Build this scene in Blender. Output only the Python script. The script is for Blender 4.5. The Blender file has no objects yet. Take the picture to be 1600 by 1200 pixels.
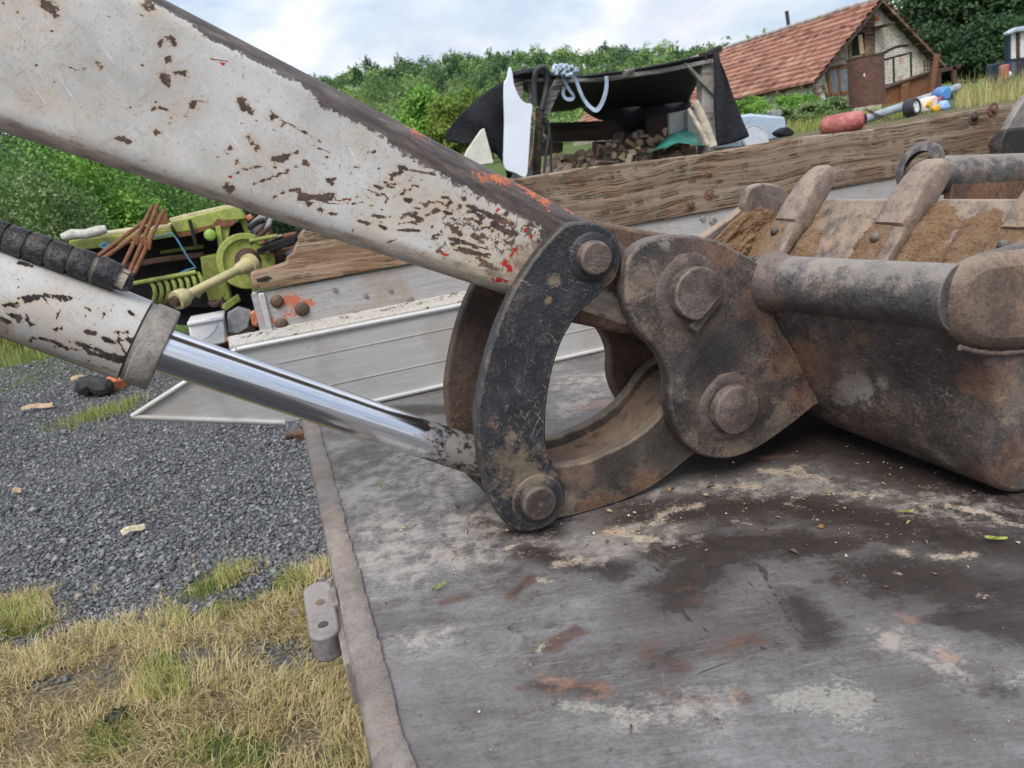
import bpy, math, random
import numpy as np
from mathutils import Vector, Matrix
rng = np.random.default_rng(7)
random.seed(7)
R = math.radians
scene = bpy.context.scene
COL = scene.collection

# ---------------------------------------------------------------- camera
# world axes: X along the truck bed, Y across it (away), Z up; bed surface at z = 0
FPX = 1150.0
def nrm(v):
    v = np.array(v, float); return v/np.linalg.norm(v)
_d2 = nrm((400-800, 312-600, FPX))
_n = nrm(np.cross(_d2, np.array((1, -.146, 0.))))
if _n[1] > 0: _n = -_n
_d1 = nrm(np.cross(_d2, _n))
if _d1[0] < 0: _d1 = -_d1
CM = np.stack([_d1, _d2, _n])            # rows: world axes in camera space (x right, y down, z forward)
CAM = np.array((0, 0, .45))
def on(px, py, ax, val):
    """point of the photo's view line where world axis ax has the value val (used for measuring real positions)"""
    d = CM @ np.array((px-800, py-600, FPX)); return CAM + (val-CAM[ax])/d[ax]*d
def PY(px, py, Y): return on(px, py, 1, Y)
def PZ(px, py, Z): return on(px, py, 2, Z)
def pxm(p):
    """metres per photo pixel at a point"""
    return float((np.array(p)-CAM) @ (CM @ np.array((0, 0, 1.))))/FPX
cd = bpy.data.cameras.new('camera'); cam = bpy.data.objects.new('camera', cd); COL.objects.link(cam)
cd.sensor_width = 36; cd.lens = FPX/1600*36; cd.clip_start = .01; cd.clip_end = 2000
m = Matrix.Identity(4)
for r in range(3):
    m[r][0] = CM[r][0]; m[r][1] = -CM[r][1]; m[r][2] = -CM[r][2]; m[r][3] = CAM[r]
cam.matrix_world = m
cd.dof.use_dof = True; cd.dof.focus_distance = 1.0; cd.dof.aperture_fstop = cd.lens/2.0
scene.camera = cam

# ---------------------------------------------------------------- sky and sun (bright, thinly clouded)
SUN_EL, SUN_AZ = R(52), R(215)
w = bpy.data.worlds.new('World'); scene.world = w; w.use_nodes = True
nt = w.node_tree; nt.nodes.clear(); L = nt.links.new
o = nt.nodes.new('ShaderNodeOutputWorld'); bg = nt.nodes.new('ShaderNodeBackground'); L(bg.outputs[0], o.inputs[0])
sky = nt.nodes.new('ShaderNodeTexSky'); sky.sky_type = 'NISHITA'; sky.sun_disc = False
sky.sun_elevation = SUN_EL; sky.sun_rotation = SUN_AZ; sky.air_density = 1.0; sky.dust_density = 1.5
tc = nt.nodes.new('ShaderNodeTexCoord'); mp = nt.nodes.new('ShaderNodeMapping'); L(tc.outputs['Generated'], mp.inputs[0])
mp.inputs['Scale'].default_value = (1, 1, 2.2); mp.inputs['Location'].default_value = (.10, .45, .25)
nz = nt.nodes.new('ShaderNodeTexNoise'); nz.inputs['Scale'].default_value = 2.6; nz.inputs['Detail'].default_value = 7
nz.inputs['Roughness'].default_value = .55; nz.inputs['Distortion'].default_value = .3; L(mp.outputs[0], nz.inputs['Vector'])
cr = nt.nodes.new('ShaderNodeValToRGB'); cr.color_ramp.elements[0].position = .36; cr.color_ramp.elements[1].position = .60
L(nz.outputs[0], cr.inputs[0])
nz2 = nt.nodes.new('ShaderNodeTexNoise'); nz2.inputs['Scale'].default_value = 6; nz2.inputs['Detail'].default_value = 6; L(mp.outputs[0], nz2.inputs['Vector'])
cc = nt.nodes.new('ShaderNodeValToRGB'); e = cc.color_ramp.elements
e[0].position = .38; e[0].color = (7.4, 7.9, 8.9, 1); e[1].position = .62; e[1].color = (10.5, 10.6, 10.7, 1); L(nz2.outputs[0], cc.inputs[0])
sc = nt.nodes.new('ShaderNodeMix'); sc.data_type = 'RGBA'; sc.blend_type = 'MIX'; sc.inputs[0].default_value = .5
L(sky.outputs[0], sc.inputs[6]); sc.inputs[7].default_value = (5.0, 6.9, 9.6, 1)
mx = nt.nodes.new('ShaderNodeMix'); mx.data_type = 'RGBA'; L(cr.outputs[0], mx.inputs[0]); L(sc.outputs[2], mx.inputs[6]); L(cc.outputs[0], mx.inputs[7])
sx = nt.nodes.new('ShaderNodeSeparateXYZ'); L(tc.outputs['Generated'], sx.inputs[0])
mr = nt.nodes.new('ShaderNodeMapRange'); mr.inputs[1].default_value = .15; mr.inputs[2].default_value = .9; mr.inputs[3].default_value = 1; mr.inputs[4].default_value = 1.75
L(sx.outputs[2], mr.inputs[0])
vm = nt.nodes.new('ShaderNodeVectorMath'); vm.operation = 'SCALE'; L(mx.outputs[2], vm.inputs[0]); L(mr.outputs[0], vm.inputs[3])
L(vm.outputs[0], bg.inputs[0]); bg.inputs[1].default_value = .08
sd = bpy.data.lights.new('sun', 'SUN'); sd.energy = 2.3; sd.angle = R(28); sd.color = (1, .96, .9)
so = bpy.data.objects.new('sun', sd); COL.objects.link(so)
# towards the sun: azimuth measured like the sky texture (clockwise from +Y)
sv = Vector((math.sin(SUN_AZ)*math.cos(SUN_EL), math.cos(SUN_AZ)*math.cos(SUN_EL), math.sin(SUN_EL)))
so.rotation_euler = sv.to_track_quat('Z', 'Y').to_euler(); so.location = (0, 0, 30)
vs = scene.view_settings; vs.view_transform = 'Standard'; vs.look = 'None'; vs.exposure = .44; vs.gamma = 1; vs.use_curve_mapping = False

# ---------------------------------------------------------------- material helper
class NT:
    def __init__(s, name):
        s.m = bpy.data.materials.new(name); s.m.use_nodes = True; s.t = s.m.node_tree; s.t.nodes.clear()
        s.out = s.t.nodes.new('ShaderNodeOutputMaterial'); s.c = {}
    def n(s, ty, **kw):
        x = s.t.nodes.new('ShaderNode'+ty)
        for k, v in kw.items(): setattr(x, k, v)
        return x
    def set(s, inp, v):
        if isinstance(v, bpy.types.NodeSocket): s.t.links.new(v, inp)
        elif isinstance(v, (tuple, list)): inp.default_value = tuple(v)+((1,) if len(v) == 3 and inp.type == 'RGBA' else ())
        else: inp.default_value = v
    def obj(s):
        if 'o' not in s.c: s.c['o'] = s.n('TexCoord').outputs['Object']
        return s.c['o']
    def pos(s):
        if 'p' not in s.c: s.c['p'] = s.n('NewGeometry').outputs['Position']
        return s.c['p']
    def island(s): return s.n('NewGeometry').outputs['Random Per Island']
    def rnd(s): return s.n('ObjectInfo').outputs['Random']
    def attr(s, name): return s.n('Attribute', attribute_name=name).outputs['Fac']
    def map(s, sc=(1, 1, 1), rot=(0, 0, 0), loc=(0, 0, 0), vec=None):
        v = vec or s.obj()
        if any(rot): r = s.n('Mapping'); s.set(r.inputs[0], v); r.inputs['Rotation'].default_value = rot; v = r.outputs[0]     # turn first, stretch after
        x = s.n('Mapping'); s.set(x.inputs[0], v); x.inputs['Scale'].default_value = sc; x.inputs['Location'].default_value = loc; return x.outputs[0]
    def noise(s, scale, detail=4, rough=.6, dist=0, vec=None):
        x = s.n('TexNoise'); s.set(x.inputs['Vector'], vec or s.obj()); s.set(x.inputs['Scale'], scale)
        x.inputs['Detail'].default_value = detail; x.inputs['Roughness'].default_value = rough; x.inputs['Distortion'].default_value = dist
        k = s.n('MapRange'); s.set(k.inputs[0], x.outputs[0]); k.inputs[1].default_value = .5-.5/1.95; k.inputs[2].default_value = .5+.5/1.95
        return k.outputs[0]
    def vor(s, scale, feature='F1', vec=None, out=0, rnd=1):
        x = s.n('TexVoronoi', feature=feature); s.set(x.inputs['Vector'], vec or s.obj()); x.inputs['Scale'].default_value = scale
        x.inputs['Randomness'].default_value = rnd; return x.outputs[out]
    def step(s, v, lo, hi, a=0, b=1):
        x = s.n('MapRange', interpolation_type='SMOOTHSTEP'); s.set(x.inputs[0], v)
        for i, q in enumerate((lo, hi, a, b)): x.inputs[i+1].default_value = q
        return x.outputs[0]
    def math(s, op, a, b=0., c=None):
        x = s.n('Math', operation=op); s.set(x.inputs[0], a); s.set(x.inputs[1], b)
        if c is not None: s.set(x.inputs[2], c)
        return x.outputs[0]
    def ramp(s, v, stops, mode='LINEAR'):
        x = s.n('ValToRGB'); s.set(x.inputs[0], v); cr = x.color_ramp; cr.interpolation = mode
        while len(cr.elements) < len(stops): cr.elements.new(.5)
        for el, (p, c) in zip(cr.elements, stops): el.position = p; el.color = tuple(c)+(1,)
        return x.outputs[0]
    def mix(s, f, a, b, mode='MIX'):
        x = s.n('Mix', data_type='RGBA', blend_type=mode); s.set(x.inputs[0], f); s.set(x.inputs[6], a); s.set(x.inputs[7], b)
        return x.outputs[2]
    def fmix(s, f, a, b):
        x = s.n('Mix', data_type='FLOAT'); s.set(x.inputs[0], f); s.set(x.inputs[2], a); s.set(x.inputs[3], b); return x.outputs[0]
    def sep(s, v):
        x = s.n('SeparateXYZ'); s.set(x.inputs[0], v); return x.outputs
    def edge(s, radius=.004):
        b = s.n('Bevel', samples=4); b.inputs[0].default_value = radius
        g = s.n('NewGeometry'); d = s.n('VectorMath', operation='DOT_PRODUCT'); s.set(d.inputs[0], b.outputs[0]); s.set(d.inputs[1], g.outputs['Normal'])
        return s.math('SUBTRACT', 1, d.outputs['Value'])
    def bump(s, h, strength=.5, dist=.01, normal=None):
        x = s.n('Bump'); s.set(x.inputs['Height'], h); x.inputs['Strength'].default_value = strength; x.inputs['Distance'].default_value = dist
        if normal is not None: s.set(x.inputs['Normal'], normal)
        return x.outputs[0]
    def done(s, color, rough=.7, metal=0., normal=None, spec=.5, trans=None):
        b = s.n('BsdfPrincipled'); s.set(b.inputs['Base Color'], color); s.set(b.inputs['Roughness'], rough); s.set(b.inputs['Metallic'], metal)
        s.set(b.inputs['Specular IOR Level'], spec)
        if normal is not None: s.set(b.inputs['Normal'], normal)
        sh = b.outputs[0]
        if trans:
            t = s.n('BsdfTranslucent'); s.set(t.inputs[0], color); mxs = s.n('MixShader'); mxs.inputs[0].default_value = trans
            s.t.links.new(sh, mxs.inputs[1]); s.t.links.new(t.outputs[0], mxs.inputs[2]); sh = mxs.outputs[0]
        s.t.links.new(sh, s.out.inputs[0]); return s.m

# ---------------------------------------------------------------- mesh helper
class MB:
    def __init__(s): s.v = []; s.f = []; s.mi = []
    def add(s, v, f, mi=0):
        k = len(s.v); s.v.extend([tuple(map(float, p)) for p in v]); s.f.extend([tuple(i+k for i in q) for q in f]); s.mi.extend([mi]*len(f)); return s
    def box(s, c, size, rot=None, mi=0):
        c = np.array(c, float); h = np.array(size, float)/2
        v = np.array([(x, y, z) for x in (-1, 1) for y in (-1, 1) for z in (-1, 1)])*h
        if rot is not None: v = v @ np.array(rot, float).T
        return s.add(v+c, [(0, 1, 3, 2), (4, 6, 7, 5), (0, 4, 5, 1), (2, 3, 7, 6), (0, 2, 6, 4), (1, 5, 7, 3)], mi)
    def prism(s, pts, depth, mi=0):
        """pts: 3D outline (planar), depth: vector it is extruded by"""
        p = np.array(pts, float); n = len(p); d = np.array(depth, float)
        return s.add(np.vstack([p, p+d]), [tuple(range(n)), tuple(range(2*n-1, n-1, -1))]+[(i, i+n, (i+1) % n+n, (i+1) % n) for i in range(n)], mi)
    def slab(s, pxs, Y, thick, mi=0, smooth=0):
        """outline measured on the plane Y, extruded away from there"""
        pts = [PY(x, y, Y) for x, y in pxs]
        if smooth: pts = crom(pts, smooth)
        return s.prism(pts, (0, thick, 0), mi)
    def bar(s, a, b, wd, hg, up=(0, 0, 1), mi=0):
        a = np.array(a, float); b = np.array(b, float); t = b-a; ln = np.linalg.norm(t); t = t/ln
        sd_ = np.cross(t, np.array(up, float)); sd_ = sd_/(np.linalg.norm(sd_)+1e-9); u = np.cross(sd_, t)
        return s.box((a+b)/2, (ln, wd, hg), np.stack([t, sd_, u], 1), mi)
    def tube(s, path, r, seg=10, caps=True, mi=0):
        P = np.array(path, float); n = len(P); rr = np.full(n, r) if np.isscalar(r) else np.array(r, float)
        T = np.gradient(P, axis=0) if n > 2 else np.tile(P[1]-P[0], (2, 1)); T = T/(np.linalg.norm(T, axis=1)[:, None]+1e-12)
        u = np.cross(T[0], (0, 0, 1.)); 
        if np.linalg.norm(u) < .1: u = np.cross(T[0], (1., 0, 0))
        u = nrm(u); vs_ = []
        for i in range(n):
            u = nrm(u-T[i]*(u @ T[i])); v = np.cross(T[i], u)
            for k in range(seg):
                a = 2*math.pi*k/seg; vs_.append(P[i]+rr[i]*(math.cos(a)*u+math.sin(a)*v))
        f = [(i*seg+k, i*seg+(k+1) % seg, (i+1)*seg+(k+1) % seg, (i+1)*seg+k) for i in range(n-1) for k in range(seg)]
        if caps: f += [tuple(range(seg-1, -1, -1)), tuple((n-1)*seg+k for k in range(seg))]
        return s.add(vs_, f, mi)
    def lathe(s, prof, origin, axis=(0, -1, 0), seg=32, mi=0, flat=None):
        """prof: (radius, height) pairs along axis"""
        ax = nrm(axis); u = np.cross(ax, (0, 0, 1.)); u = nrm(u) if np.linalg.norm(u) > .1 else np.array((1., 0, 0)); v = np.cross(ax, u)
        o_ = np.array(origin, float); vs_ = []; n = len(prof)
        for r, h in prof:
            for k in range(seg):
                a = 2*math.pi*k/seg; vs_.append(o_+ax*h+max(r, 1e-5)*(math.cos(a)*u+math.sin(a)*v))
        f = [(i*seg+k, i*seg+(k+1) % seg, (i+1)*seg+(k+1) % seg, (i+1)*seg+k) for i in range(n-1) for k in range(seg)]
        return s.add(vs_, f, mi)
    def grid(s, P, mi=0):
        nu, nv = P.shape[:2]
        return s.add(P.reshape(-1, 3), [(i*nv+j, i*nv+j+1, (i+1)*nv+j+1, (i+1)*nv+j) for i in range(nu-1) for j in range(nv-1)], mi)
def crom(pts, n=4, closed=True):
    P = np.array(pts, float); N = len(P); out = []
    for i in range(N if closed else N-1):
        g = (lambda k: P[k % N]) if closed else (lambda k: P[min(max(k, 0), N-1)])
        a, b, c, d = g(i-1), g(i), g(i+1), g(i+2)
        for j in range(n):
            t = j/n; out.append(.5*((2*b)+(-a+c)*t+(2*a-5*b+4*c-d)*t*t+(-a+3*b-3*c+d)*t**3))
    if not closed: out.append(P[-1])
    return np.array(out)
OFF = {}
def finish(ob, smooth, bev, seg=2, sub=0):
    me = ob.data
    if smooth:
        for p in me.polygons: p.use_smooth = True
        me.set_sharp_from_angle(angle=R(smooth))
    if bev:
        b = ob.modifiers.new('bevel', 'BEVEL'); b.width = bev; b.segments = seg; b.limit_method = 'ANGLE'; b.angle_limit = R(38); b.harden_normals = False
        me.polygons.foreach_set('use_smooth', [True]*len(me.polygons)); me.set_sharp_from_angle(angle=R(55))
def link(name, mb, mats, base, smooth=35, bev=0, attrs=None):
    me = bpy.data.meshes.new(name); base = np.array(base, float)
    me.from_pydata([tuple(np.array(p)-base) for p in mb.v], [], mb.f)
    mats = mats if isinstance(mats, (list, tuple)) else [mats]
    for x in mats: me.materials.append(x)
    if len(mats) > 1: me.polygons.foreach_set('material_index', mb.mi)
    for k, a in (attrs or {}).items():
        at = me.attributes.new(k, 'FLOAT', 'POINT'); at.data.foreach_set('value', np.asarray(a, np.float32))
    import bmesh
    bm = bmesh.new(); bm.from_mesh(me); bmesh.ops.recalc_face_normals(bm, faces=bm.faces); bm.to_mesh(me); bm.free()
    ob = bpy.data.objects.new(name, me); COL.objects.link(ob); finish(ob, smooth, bev); return ob
def thing(name, label, cat, base=(0, 0, 0), group=None):
    ob = bpy.data.objects.new(name, None); COL.objects.link(ob); ob.location = tuple(base); ob.empty_display_size = .05
    OFF[ob.name] = np.array(base, float); tag(ob, label, cat, group); return ob
def tag(ob, label=None, cat=None, group=None, kind=None):
    if label: ob['label'] = label
    if cat: ob['category'] = cat
    if group: ob['group'] = group
    if kind: ob['kind'] = kind
    return ob
def part(name, mb, mat, parent, smooth=35, bev=0, attrs=None, label=None):
    b = OFF[parent.name]; ob = link(name, mb, mat, b, smooth, bev, attrs); ob.parent = parent; OFF[ob.name] = b
    if label: ob['label'] = label
    return ob
def solo(name, mb, mat, label, cat, base=None, smooth=35, bev=0, attrs=None, group=None, kind=None):
    if base is None: v = np.array(mb.v); base = (v[:, 0].mean(), v[:, 1].mean(), v[:, 2].min())
    ob = link(name, mb, mat, base, smooth, bev, attrs); ob.location = tuple(base); OFF[ob.name] = np.array(base, float)
    return tag(ob, label, cat, group, kind)
def fast(name, V, F, mat, attrs=None, smooth=False):
    """big mesh from numpy arrays, all faces of one size"""
    me = bpy.data.meshes.new(name); k = F.shape[1]
    me.vertices.add(len(V)); me.vertices.foreach_set('co', np.asarray(V, np.float32).ravel())
    me.loops.add(F.size); me.loops.foreach_set('vertex_index', np.asarray(F, np.int32).ravel())
    me.polygons.add(len(F)); me.polygons.foreach_set('loop_start', np.arange(len(F), dtype=np.int32)*k)
    try: me.polygons.foreach_set('loop_total', np.full(len(F), k, np.int32))
    except Exception: pass
    me.update(calc_edges=True); me.validate()
    for q, a in (attrs or {}).items():
        at = me.attributes.new(q, 'FLOAT', 'POINT'); at.data.foreach_set('value', np.asarray(a, np.float32))
    if smooth: me.polygons.foreach_set('use_smooth', [True]*len(F))
    me.materials.append(mat); ob = bpy.data.objects.new(name, me); COL.objects.link(ob); OFF[ob.name] = np.zeros(3); return ob
def copy_tree(ob, parent=None):
    c = ob.copy(); COL.objects.link(c)
    if parent is not None: c.parent = parent
    for ch in list(ob.children): copy_tree(ch, c)
    return c
def strokes(P2, marks):
    """signed field of wear marks over 2D points: 1 on a mark's line, 0 at its radius, negative outside"""
    f = np.full(len(P2), -3.0)
    for pts, r in marks:
        pts = np.array(pts, float).reshape(-1, 2)
        for i in range(max(1, len(pts)-1)):
            a = pts[i]; b = pts[min(i+1, len(pts)-1)]; ab = b-a; L2 = ab @ ab
            t = np.clip(((P2-a) @ ab)/L2, 0, 1) if L2 > 0 else np.zeros(len(P2))
            f = np.maximum(f, 1-np.linalg.norm(P2-(a+t[:, None]*ab), axis=1)/r)
    return f
def sm(a, b, x): t = np.clip((np.asarray(x, float)-a)/(b-a), 0, 1); return t*t*(3-2*t)
def vnoise(x, y, seed=0):
    """smooth value noise on numpy arrays"""
    x = np.asarray(x, float); y = np.asarray(y, float); xi = np.floor(x).astype(int); yi = np.floor(y).astype(int); fx = x-xi; fy = y-yi
    def h(a, b): q = np.sin(a*127.1+b*311.7+seed*74.7)*43758.5453; return q-np.floor(q)
    u = fx*fx*(3-2*fx); v = fy*fy*(3-2*fy)
    return (h(xi, yi)*(1-u)+h(xi+1, yi)*u)*(1-v)+(h(xi, yi+1)*(1-u)+h(xi+1, yi+1)*u)*v
def fbm(x, y, seed=0, o=4): return sum(vnoise(x*2**i, y*2**i, seed+i)*.5**i for i in range(o))/(2-.5**(o-1))

# ================================================================ foreground materials
def PS(px, ax, val, r):
    """stroke in photo measure -> (points on the plane, radius in metres)"""
    px = np.array(px, float).reshape(-1, 2); P = np.array([on(x, y, ax, val) for x, y in px])
    return np.delete(P, ax, axis=1), r*pxm(P[0])

def m_paint(name, chips):
    a = NT(name); o = a.obj()
    n1 = a.noise(9, 6, .65); n2 = a.noise(60, 5, .7); n3 = a.noise(260, 4, .7); big = a.noise(3.5, 3, .5)
    # brushed-in dirt: fine scratches in three directions
    def scr(rot, sc, lo, hi): return a.step(a.noise(1, 3, .75, .25, a.map(sc, (0, rot, 0))), lo, hi)
    s1 = scr(.55, (14, 30, 620), .66, .86); s2 = scr(-.85, (18, 30, 560), .68, .88); s3 = scr(1.35, (20, 30, 520), .70, .88)
    base = a.ramp(n1, [(.1, (.31, .29, .265)), (.45, (.43, .41, .385)), (.9, (.535, .525, .51))])
    base = a.mix(a.math('MULTIPLY', a.step(a.math('ADD', a.noise(14, 5, .7), a.math('MULTIPLY', a.attr('wear'), .22)), .42, .85), .55), base, (.43, .335, .235))
    base = a.mix(a.math('MULTIPLY', a.step(big, .5, .9), .35), base, (.36, .35, .35))
    wear = a.attr('wear')
    pn = a.step(a.math('ADD', a.noise(13, 4, .65, 0, a.map(loc=(5, 2, 8))), a.math('MULTIPLY', a.attr('wear'), .15)), .35, .75)
    def sc2(rot, sc, lo, hi): return a.math('MULTIPLY', a.step(a.noise(1, 4, .8, .3, a.map(sc, (0, rot, 0))), lo, hi), pn)
    sc = a.math('MAXIMUM', a.math('MAXIMUM', s1, a.math('MAXIMUM', s2, s3)), a.math('MAXIMUM', sc2(.9, (50, 60, 330), .60, .85), a.math('MAXIMUM', sc2(-.35, (55, 60, 300), .62, .86), sc2(2.2, (60, 60, 320), .62, .86))))
    base = a.mix(a.math('MULTIPLY', a.math('MULTIPLY', sc, a.fmix(pn, .25, .6)), a.step(n2, .2, .6)), base, (.19, .15, .11))
    base = a.mix(a.math('MULTIPLY', scr(1.9, (14, 30, 600), .8, .92), .6), base, (.78, .78, .78))
    n4 = a.noise(110, 5, .78, .5); base = a.mix(a.math('MULTIPLY', a.step(n3, .64, .8), .45), base, (.23, .18, .135)); base = a.mix(a.math('MULTIPLY', a.step(n4, .78, .84), .8), base, (.07, .055, .048)); base = a.mix(a.math('MULTIPLY', a.step(n2, .62, .9), .4), base, (.30, .265, .23))
    # chips: painted marks with ragged borders
    rag = a.math('ADD', a.math('MULTIPLY', a.math('SUBTRACT', n2, .5), 1.3), a.math('MULTIPLY', a.math('SUBTRACT', n3, .5), 1.3))
    halo = a.step(a.math('ADD', a.attr('chip'), a.math('MULTIPLY', rag, .8)), -1.3, .4)
    base = a.mix(a.math('MULTIPLY', halo, .45), base, (.40, .26, .13))
    chipc = a.ramp(a.noise(70, 4, .7), chips)
    chip = a.step(a.math('ADD', a.attr('chip'), rag), .0, .18)
    base = a.mix(chip, base, chipc)
    wm = a.step(a.math('ADD', wear, a.math('ADD', a.math('MULTIPLY', a.math('SUBTRACT', a.noise(24, 5, .72), .5), 1.5), a.math('MULTIPLY', rag, .8))), .78, .88)
    base = a.mix(a.math('MULTIPLY', wm, .9), base, chipc)
    grime = a.step(a.math('ADD', a.attr('grime'), a.math('MULTIPLY', rag, .35)), -.25, .35)
    gc = a.ramp(a.noise(1, 5, .65, 0, a.map((30, 30, 160), (0, -.5, 0))), [(.1, (.10, .07, .05)), (.4, (.27, .20, .145)), (.65, (.38, .31, .235)), (.9, (.5, .45, .40))])
    base = a.mix(a.math('MULTIPLY', grime, .75), base, gc)
    rust = a.step(a.math('ADD', a.attr('band'), a.math('MULTIPLY', rag, .26)), .0, .10)
    bc = a.ramp(a.noise(1, 6, .7, 0, a.map((22, 22, 130), (0, -.58, 0))), [(.2, (.035, .027, .025)), (.55, (.085, .066, .06)), (.8, (.15, .125, .112)), (.95, (.40, .37, .33))])
    base = a.mix(rust, base, bc)
    org = a.step(a.math('ADD', a.attr('orange'), a.math('MULTIPLY', rag, 1.9)), .25, .6)
    base = a.mix(a.math('MULTIPLY', org, .75), base, a.ramp(n2, [(.4, (.42, .085, .025)), (.65, (.56, .15, .05))]))
    red = a.step(a.math('ADD', a.attr('red'), rag), .1, .3)
    base = a.mix(red, base, (.33, .02, .015))
    ro = a.fmix(rust, a.fmix(chip, .42, .85), .6)
    h = a.math('SUBTRACT', a.math('MULTIPLY', n3, .12), a.math('MAXIMUM', chip, a.math('MULTIPLY', rust, .6)))
    return a.done(base, ro, 0, a.bump(h, .5, .0012), .4)

def m_steel(name, cols, rustc=(.15, .07, .03), rusty=.45, rough=.55, scr=.25, dustc=(.30, .24, .18), dust=.25, edgec=(.20, .17, .15), edgef=.8, pale=0., metal=.25, scale=1., spots=()):
    a = NT(name); S = scale
    n1 = a.noise(11*S, 7, .72); n2 = a.noise(45*S, 6, .74); n3 = a.noise(240*S, 4, .74)
    c = a.ramp(a.math('ADD', a.math('MULTIPLY', n1, .42), a.math('ADD', a.math('MULTIPLY', n2, .33), a.math('MULTIPLY', n3, .25))), [(.26, cols[0]), (.5, cols[1]), (.74, cols[2])])
    n0 = a.noise(5*S, 4, .6, 0, a.map(loc=(7, 3, 5)))
    rm = a.step(a.math('ADD', a.math('MULTIPLY', n0, .55), a.math('ADD', a.math('MULTIPLY', n2, .45), a.math('MULTIPLY', a.math('SUBTRACT', n3, .5), .5))), .66-rusty*.3, .84-rusty*.3)
    c = a.mix(a.math('MULTIPLY', rm, .55), c, a.mix(n3, rustc, tuple(x*1.6 for x in rustc)))
    c = a.mix(a.math('MULTIPLY', a.step(n3, .32, .15), .55), c, tuple(x*.35 for x in cols[0]))
    def st(rot, sc, loc): return a.math('MULTIPLY', a.step(a.noise(1, 2, .8, 0, a.map(sc, rot)), .80, .92), a.step(a.noise(9, 3, .6, 0, a.map(loc=loc)), .5, .75))
    sm_ = a.math('MAXIMUM', a.math('MAXIMUM', st((0, .9, 0), (26, 40, 640), (1, 2, 3)), st((0, -.5, 0), (30, 40, 560), (4, 1, 7))), a.math('MAXIMUM', st((0, 2.1, 0), (34, 40, 700), (9, 5, 2)), st((0, 1.45, 0), (40, 40, 700), (6, 8, 4))))
    c = a.mix(a.math('MULTIPLY', sm_, scr), c, tuple(min(.5, x*1.9) for x in dustc))
    if pale: 
        pm = a.step(a.math('ADD', a.noise(7*S, 5, .7, .4, a.map(loc=(3, 1, 2))), a.math('MULTIPLY', a.math('SUBTRACT', n3, .5), .7)), .80, 1.05)
        c = a.mix(a.math('MULTIPLY', pm, pale), c, (.40, .37, .33))
    for (sx, sy, sz, sr, scol, sf) in spots:                  # stains and toned patches with a place of their own on the part
        dv = a.n('VectorMath', operation='DISTANCE'); a.set(dv.inputs[0], a.pos()); dv.inputs[1].default_value = (sx, sy, sz)
        q_ = a.math('ADD', a.math('SUBTRACT', 1, a.math('DIVIDE', dv.outputs['Value'], sr)), a.math('ADD', a.math('MULTIPLY', a.math('SUBTRACT', n1, .5), .9), a.math('ADD', a.math('MULTIPLY', a.math('SUBTRACT', n2, .5), .8), a.math('MULTIPLY', a.math('SUBTRACT', n3, .5), .6))))
        c = a.mix(a.math('MULTIPLY', a.step(q_, .0, .55), sf), c, a.mix(n2, tuple(x*.65 for x in scol), tuple(x*1.3 for x in scol)))
    oil = a.step(a.math('ADD', a.noise(6.5*S, 5, .7, .3, a.map(loc=(1, 8, 4))), a.math('MULTIPLY', a.math('SUBTRACT', n2, .5), .5)), .48, .85)
    c = a.mix(a.math('MULTIPLY', oil, .7), c, tuple(x*.45 for x in cols[0]))
    nz_ = a.sep(a.n('NewGeometry').outputs['Normal'])[2]
    dm = a.math('MULTIPLY', a.step(a.math('ADD', nz_, a.math('MULTIPLY', a.math('SUBTRACT', n2, .5), 1.6)), .25, .95), dust)
    c = a.mix(dm, c, dustc)
    spk = a.step(n3, .80, .92); c = a.mix(a.math('MULTIPLY', spk, .45), c, (.33, .25, .18))
    if edgef:
        e = a.step(a.math('ADD', a.edge(.005), a.math('MULTIPLY', a.math('SUBTRACT', n2, .5), .12)), .02, .14)
        c = a.mix(a.math('MULTIPLY', e, edgef), c, edgec)
    ro = a.fmix(rm, a.fmix(oil, a.fmix(n2, rough-.14, rough+.16), rough-.12), .8)
    h = a.math('ADD', a.math('MULTIPLY', n2, .8), a.math('MULTIPLY', n3, .35))
    return a.done(c, ro, metal*.5, a.bump(a.math('ADD', h, a.math('MULTIPLY', n1, .7)), .8, .0019*max(1, 1/S)), .5)

def m_plain(name, c, rough=.6, var=.25, scale=20, metal=0., dirt=None, dirtf=.4, bump=.15):
    a = NT(name); n = a.noise(scale, 5, .65); n2 = a.noise(scale*4, 4, .7)
    col = a.ramp(n, [(.3, tuple(x*(1-var) for x in c)), (.7, tuple(min(1, x*(1+var)) for x in c))])
    if dirt is not None: col = a.mix(a.math('MULTIPLY', a.step(a.math('ADD', n, a.math('MULTIPLY', a.math('SUBTRACT', n2, .5), .6)), .5, .66), dirtf), col, dirt)
    return a.done(col, rough, metal, a.bump(a.math('ADD', n, n2), bump, .25/scale), .4)

def m_chrome():
    a = NT('chrome_rod'); n = a.noise(1, 5, .7, 0, a.map((40, 500, 500), (0, R(-34), 0))); d = a.step(a.math('ADD', a.attr('grime'), a.math('MULTIPLY', a.math('SUBTRACT', a.noise(70, 5, .7), .5), 1.8)), -.2, .5)
    c = a.mix(d, a.mix(n, (.50, .50, .52), (.64, .645, .67)), a.mix(a.step(a.noise(60, 4, .75), .35, .6), (.025, .021, .019), (.25, .225, .205))); 
    return a.done(c, a.fmix(d, a.math('ADD', .10, a.math('MULTIPLY', n, .12)), .65), a.fmix(d, 1., .35), a.bump(n, .05, .0006))

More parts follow.
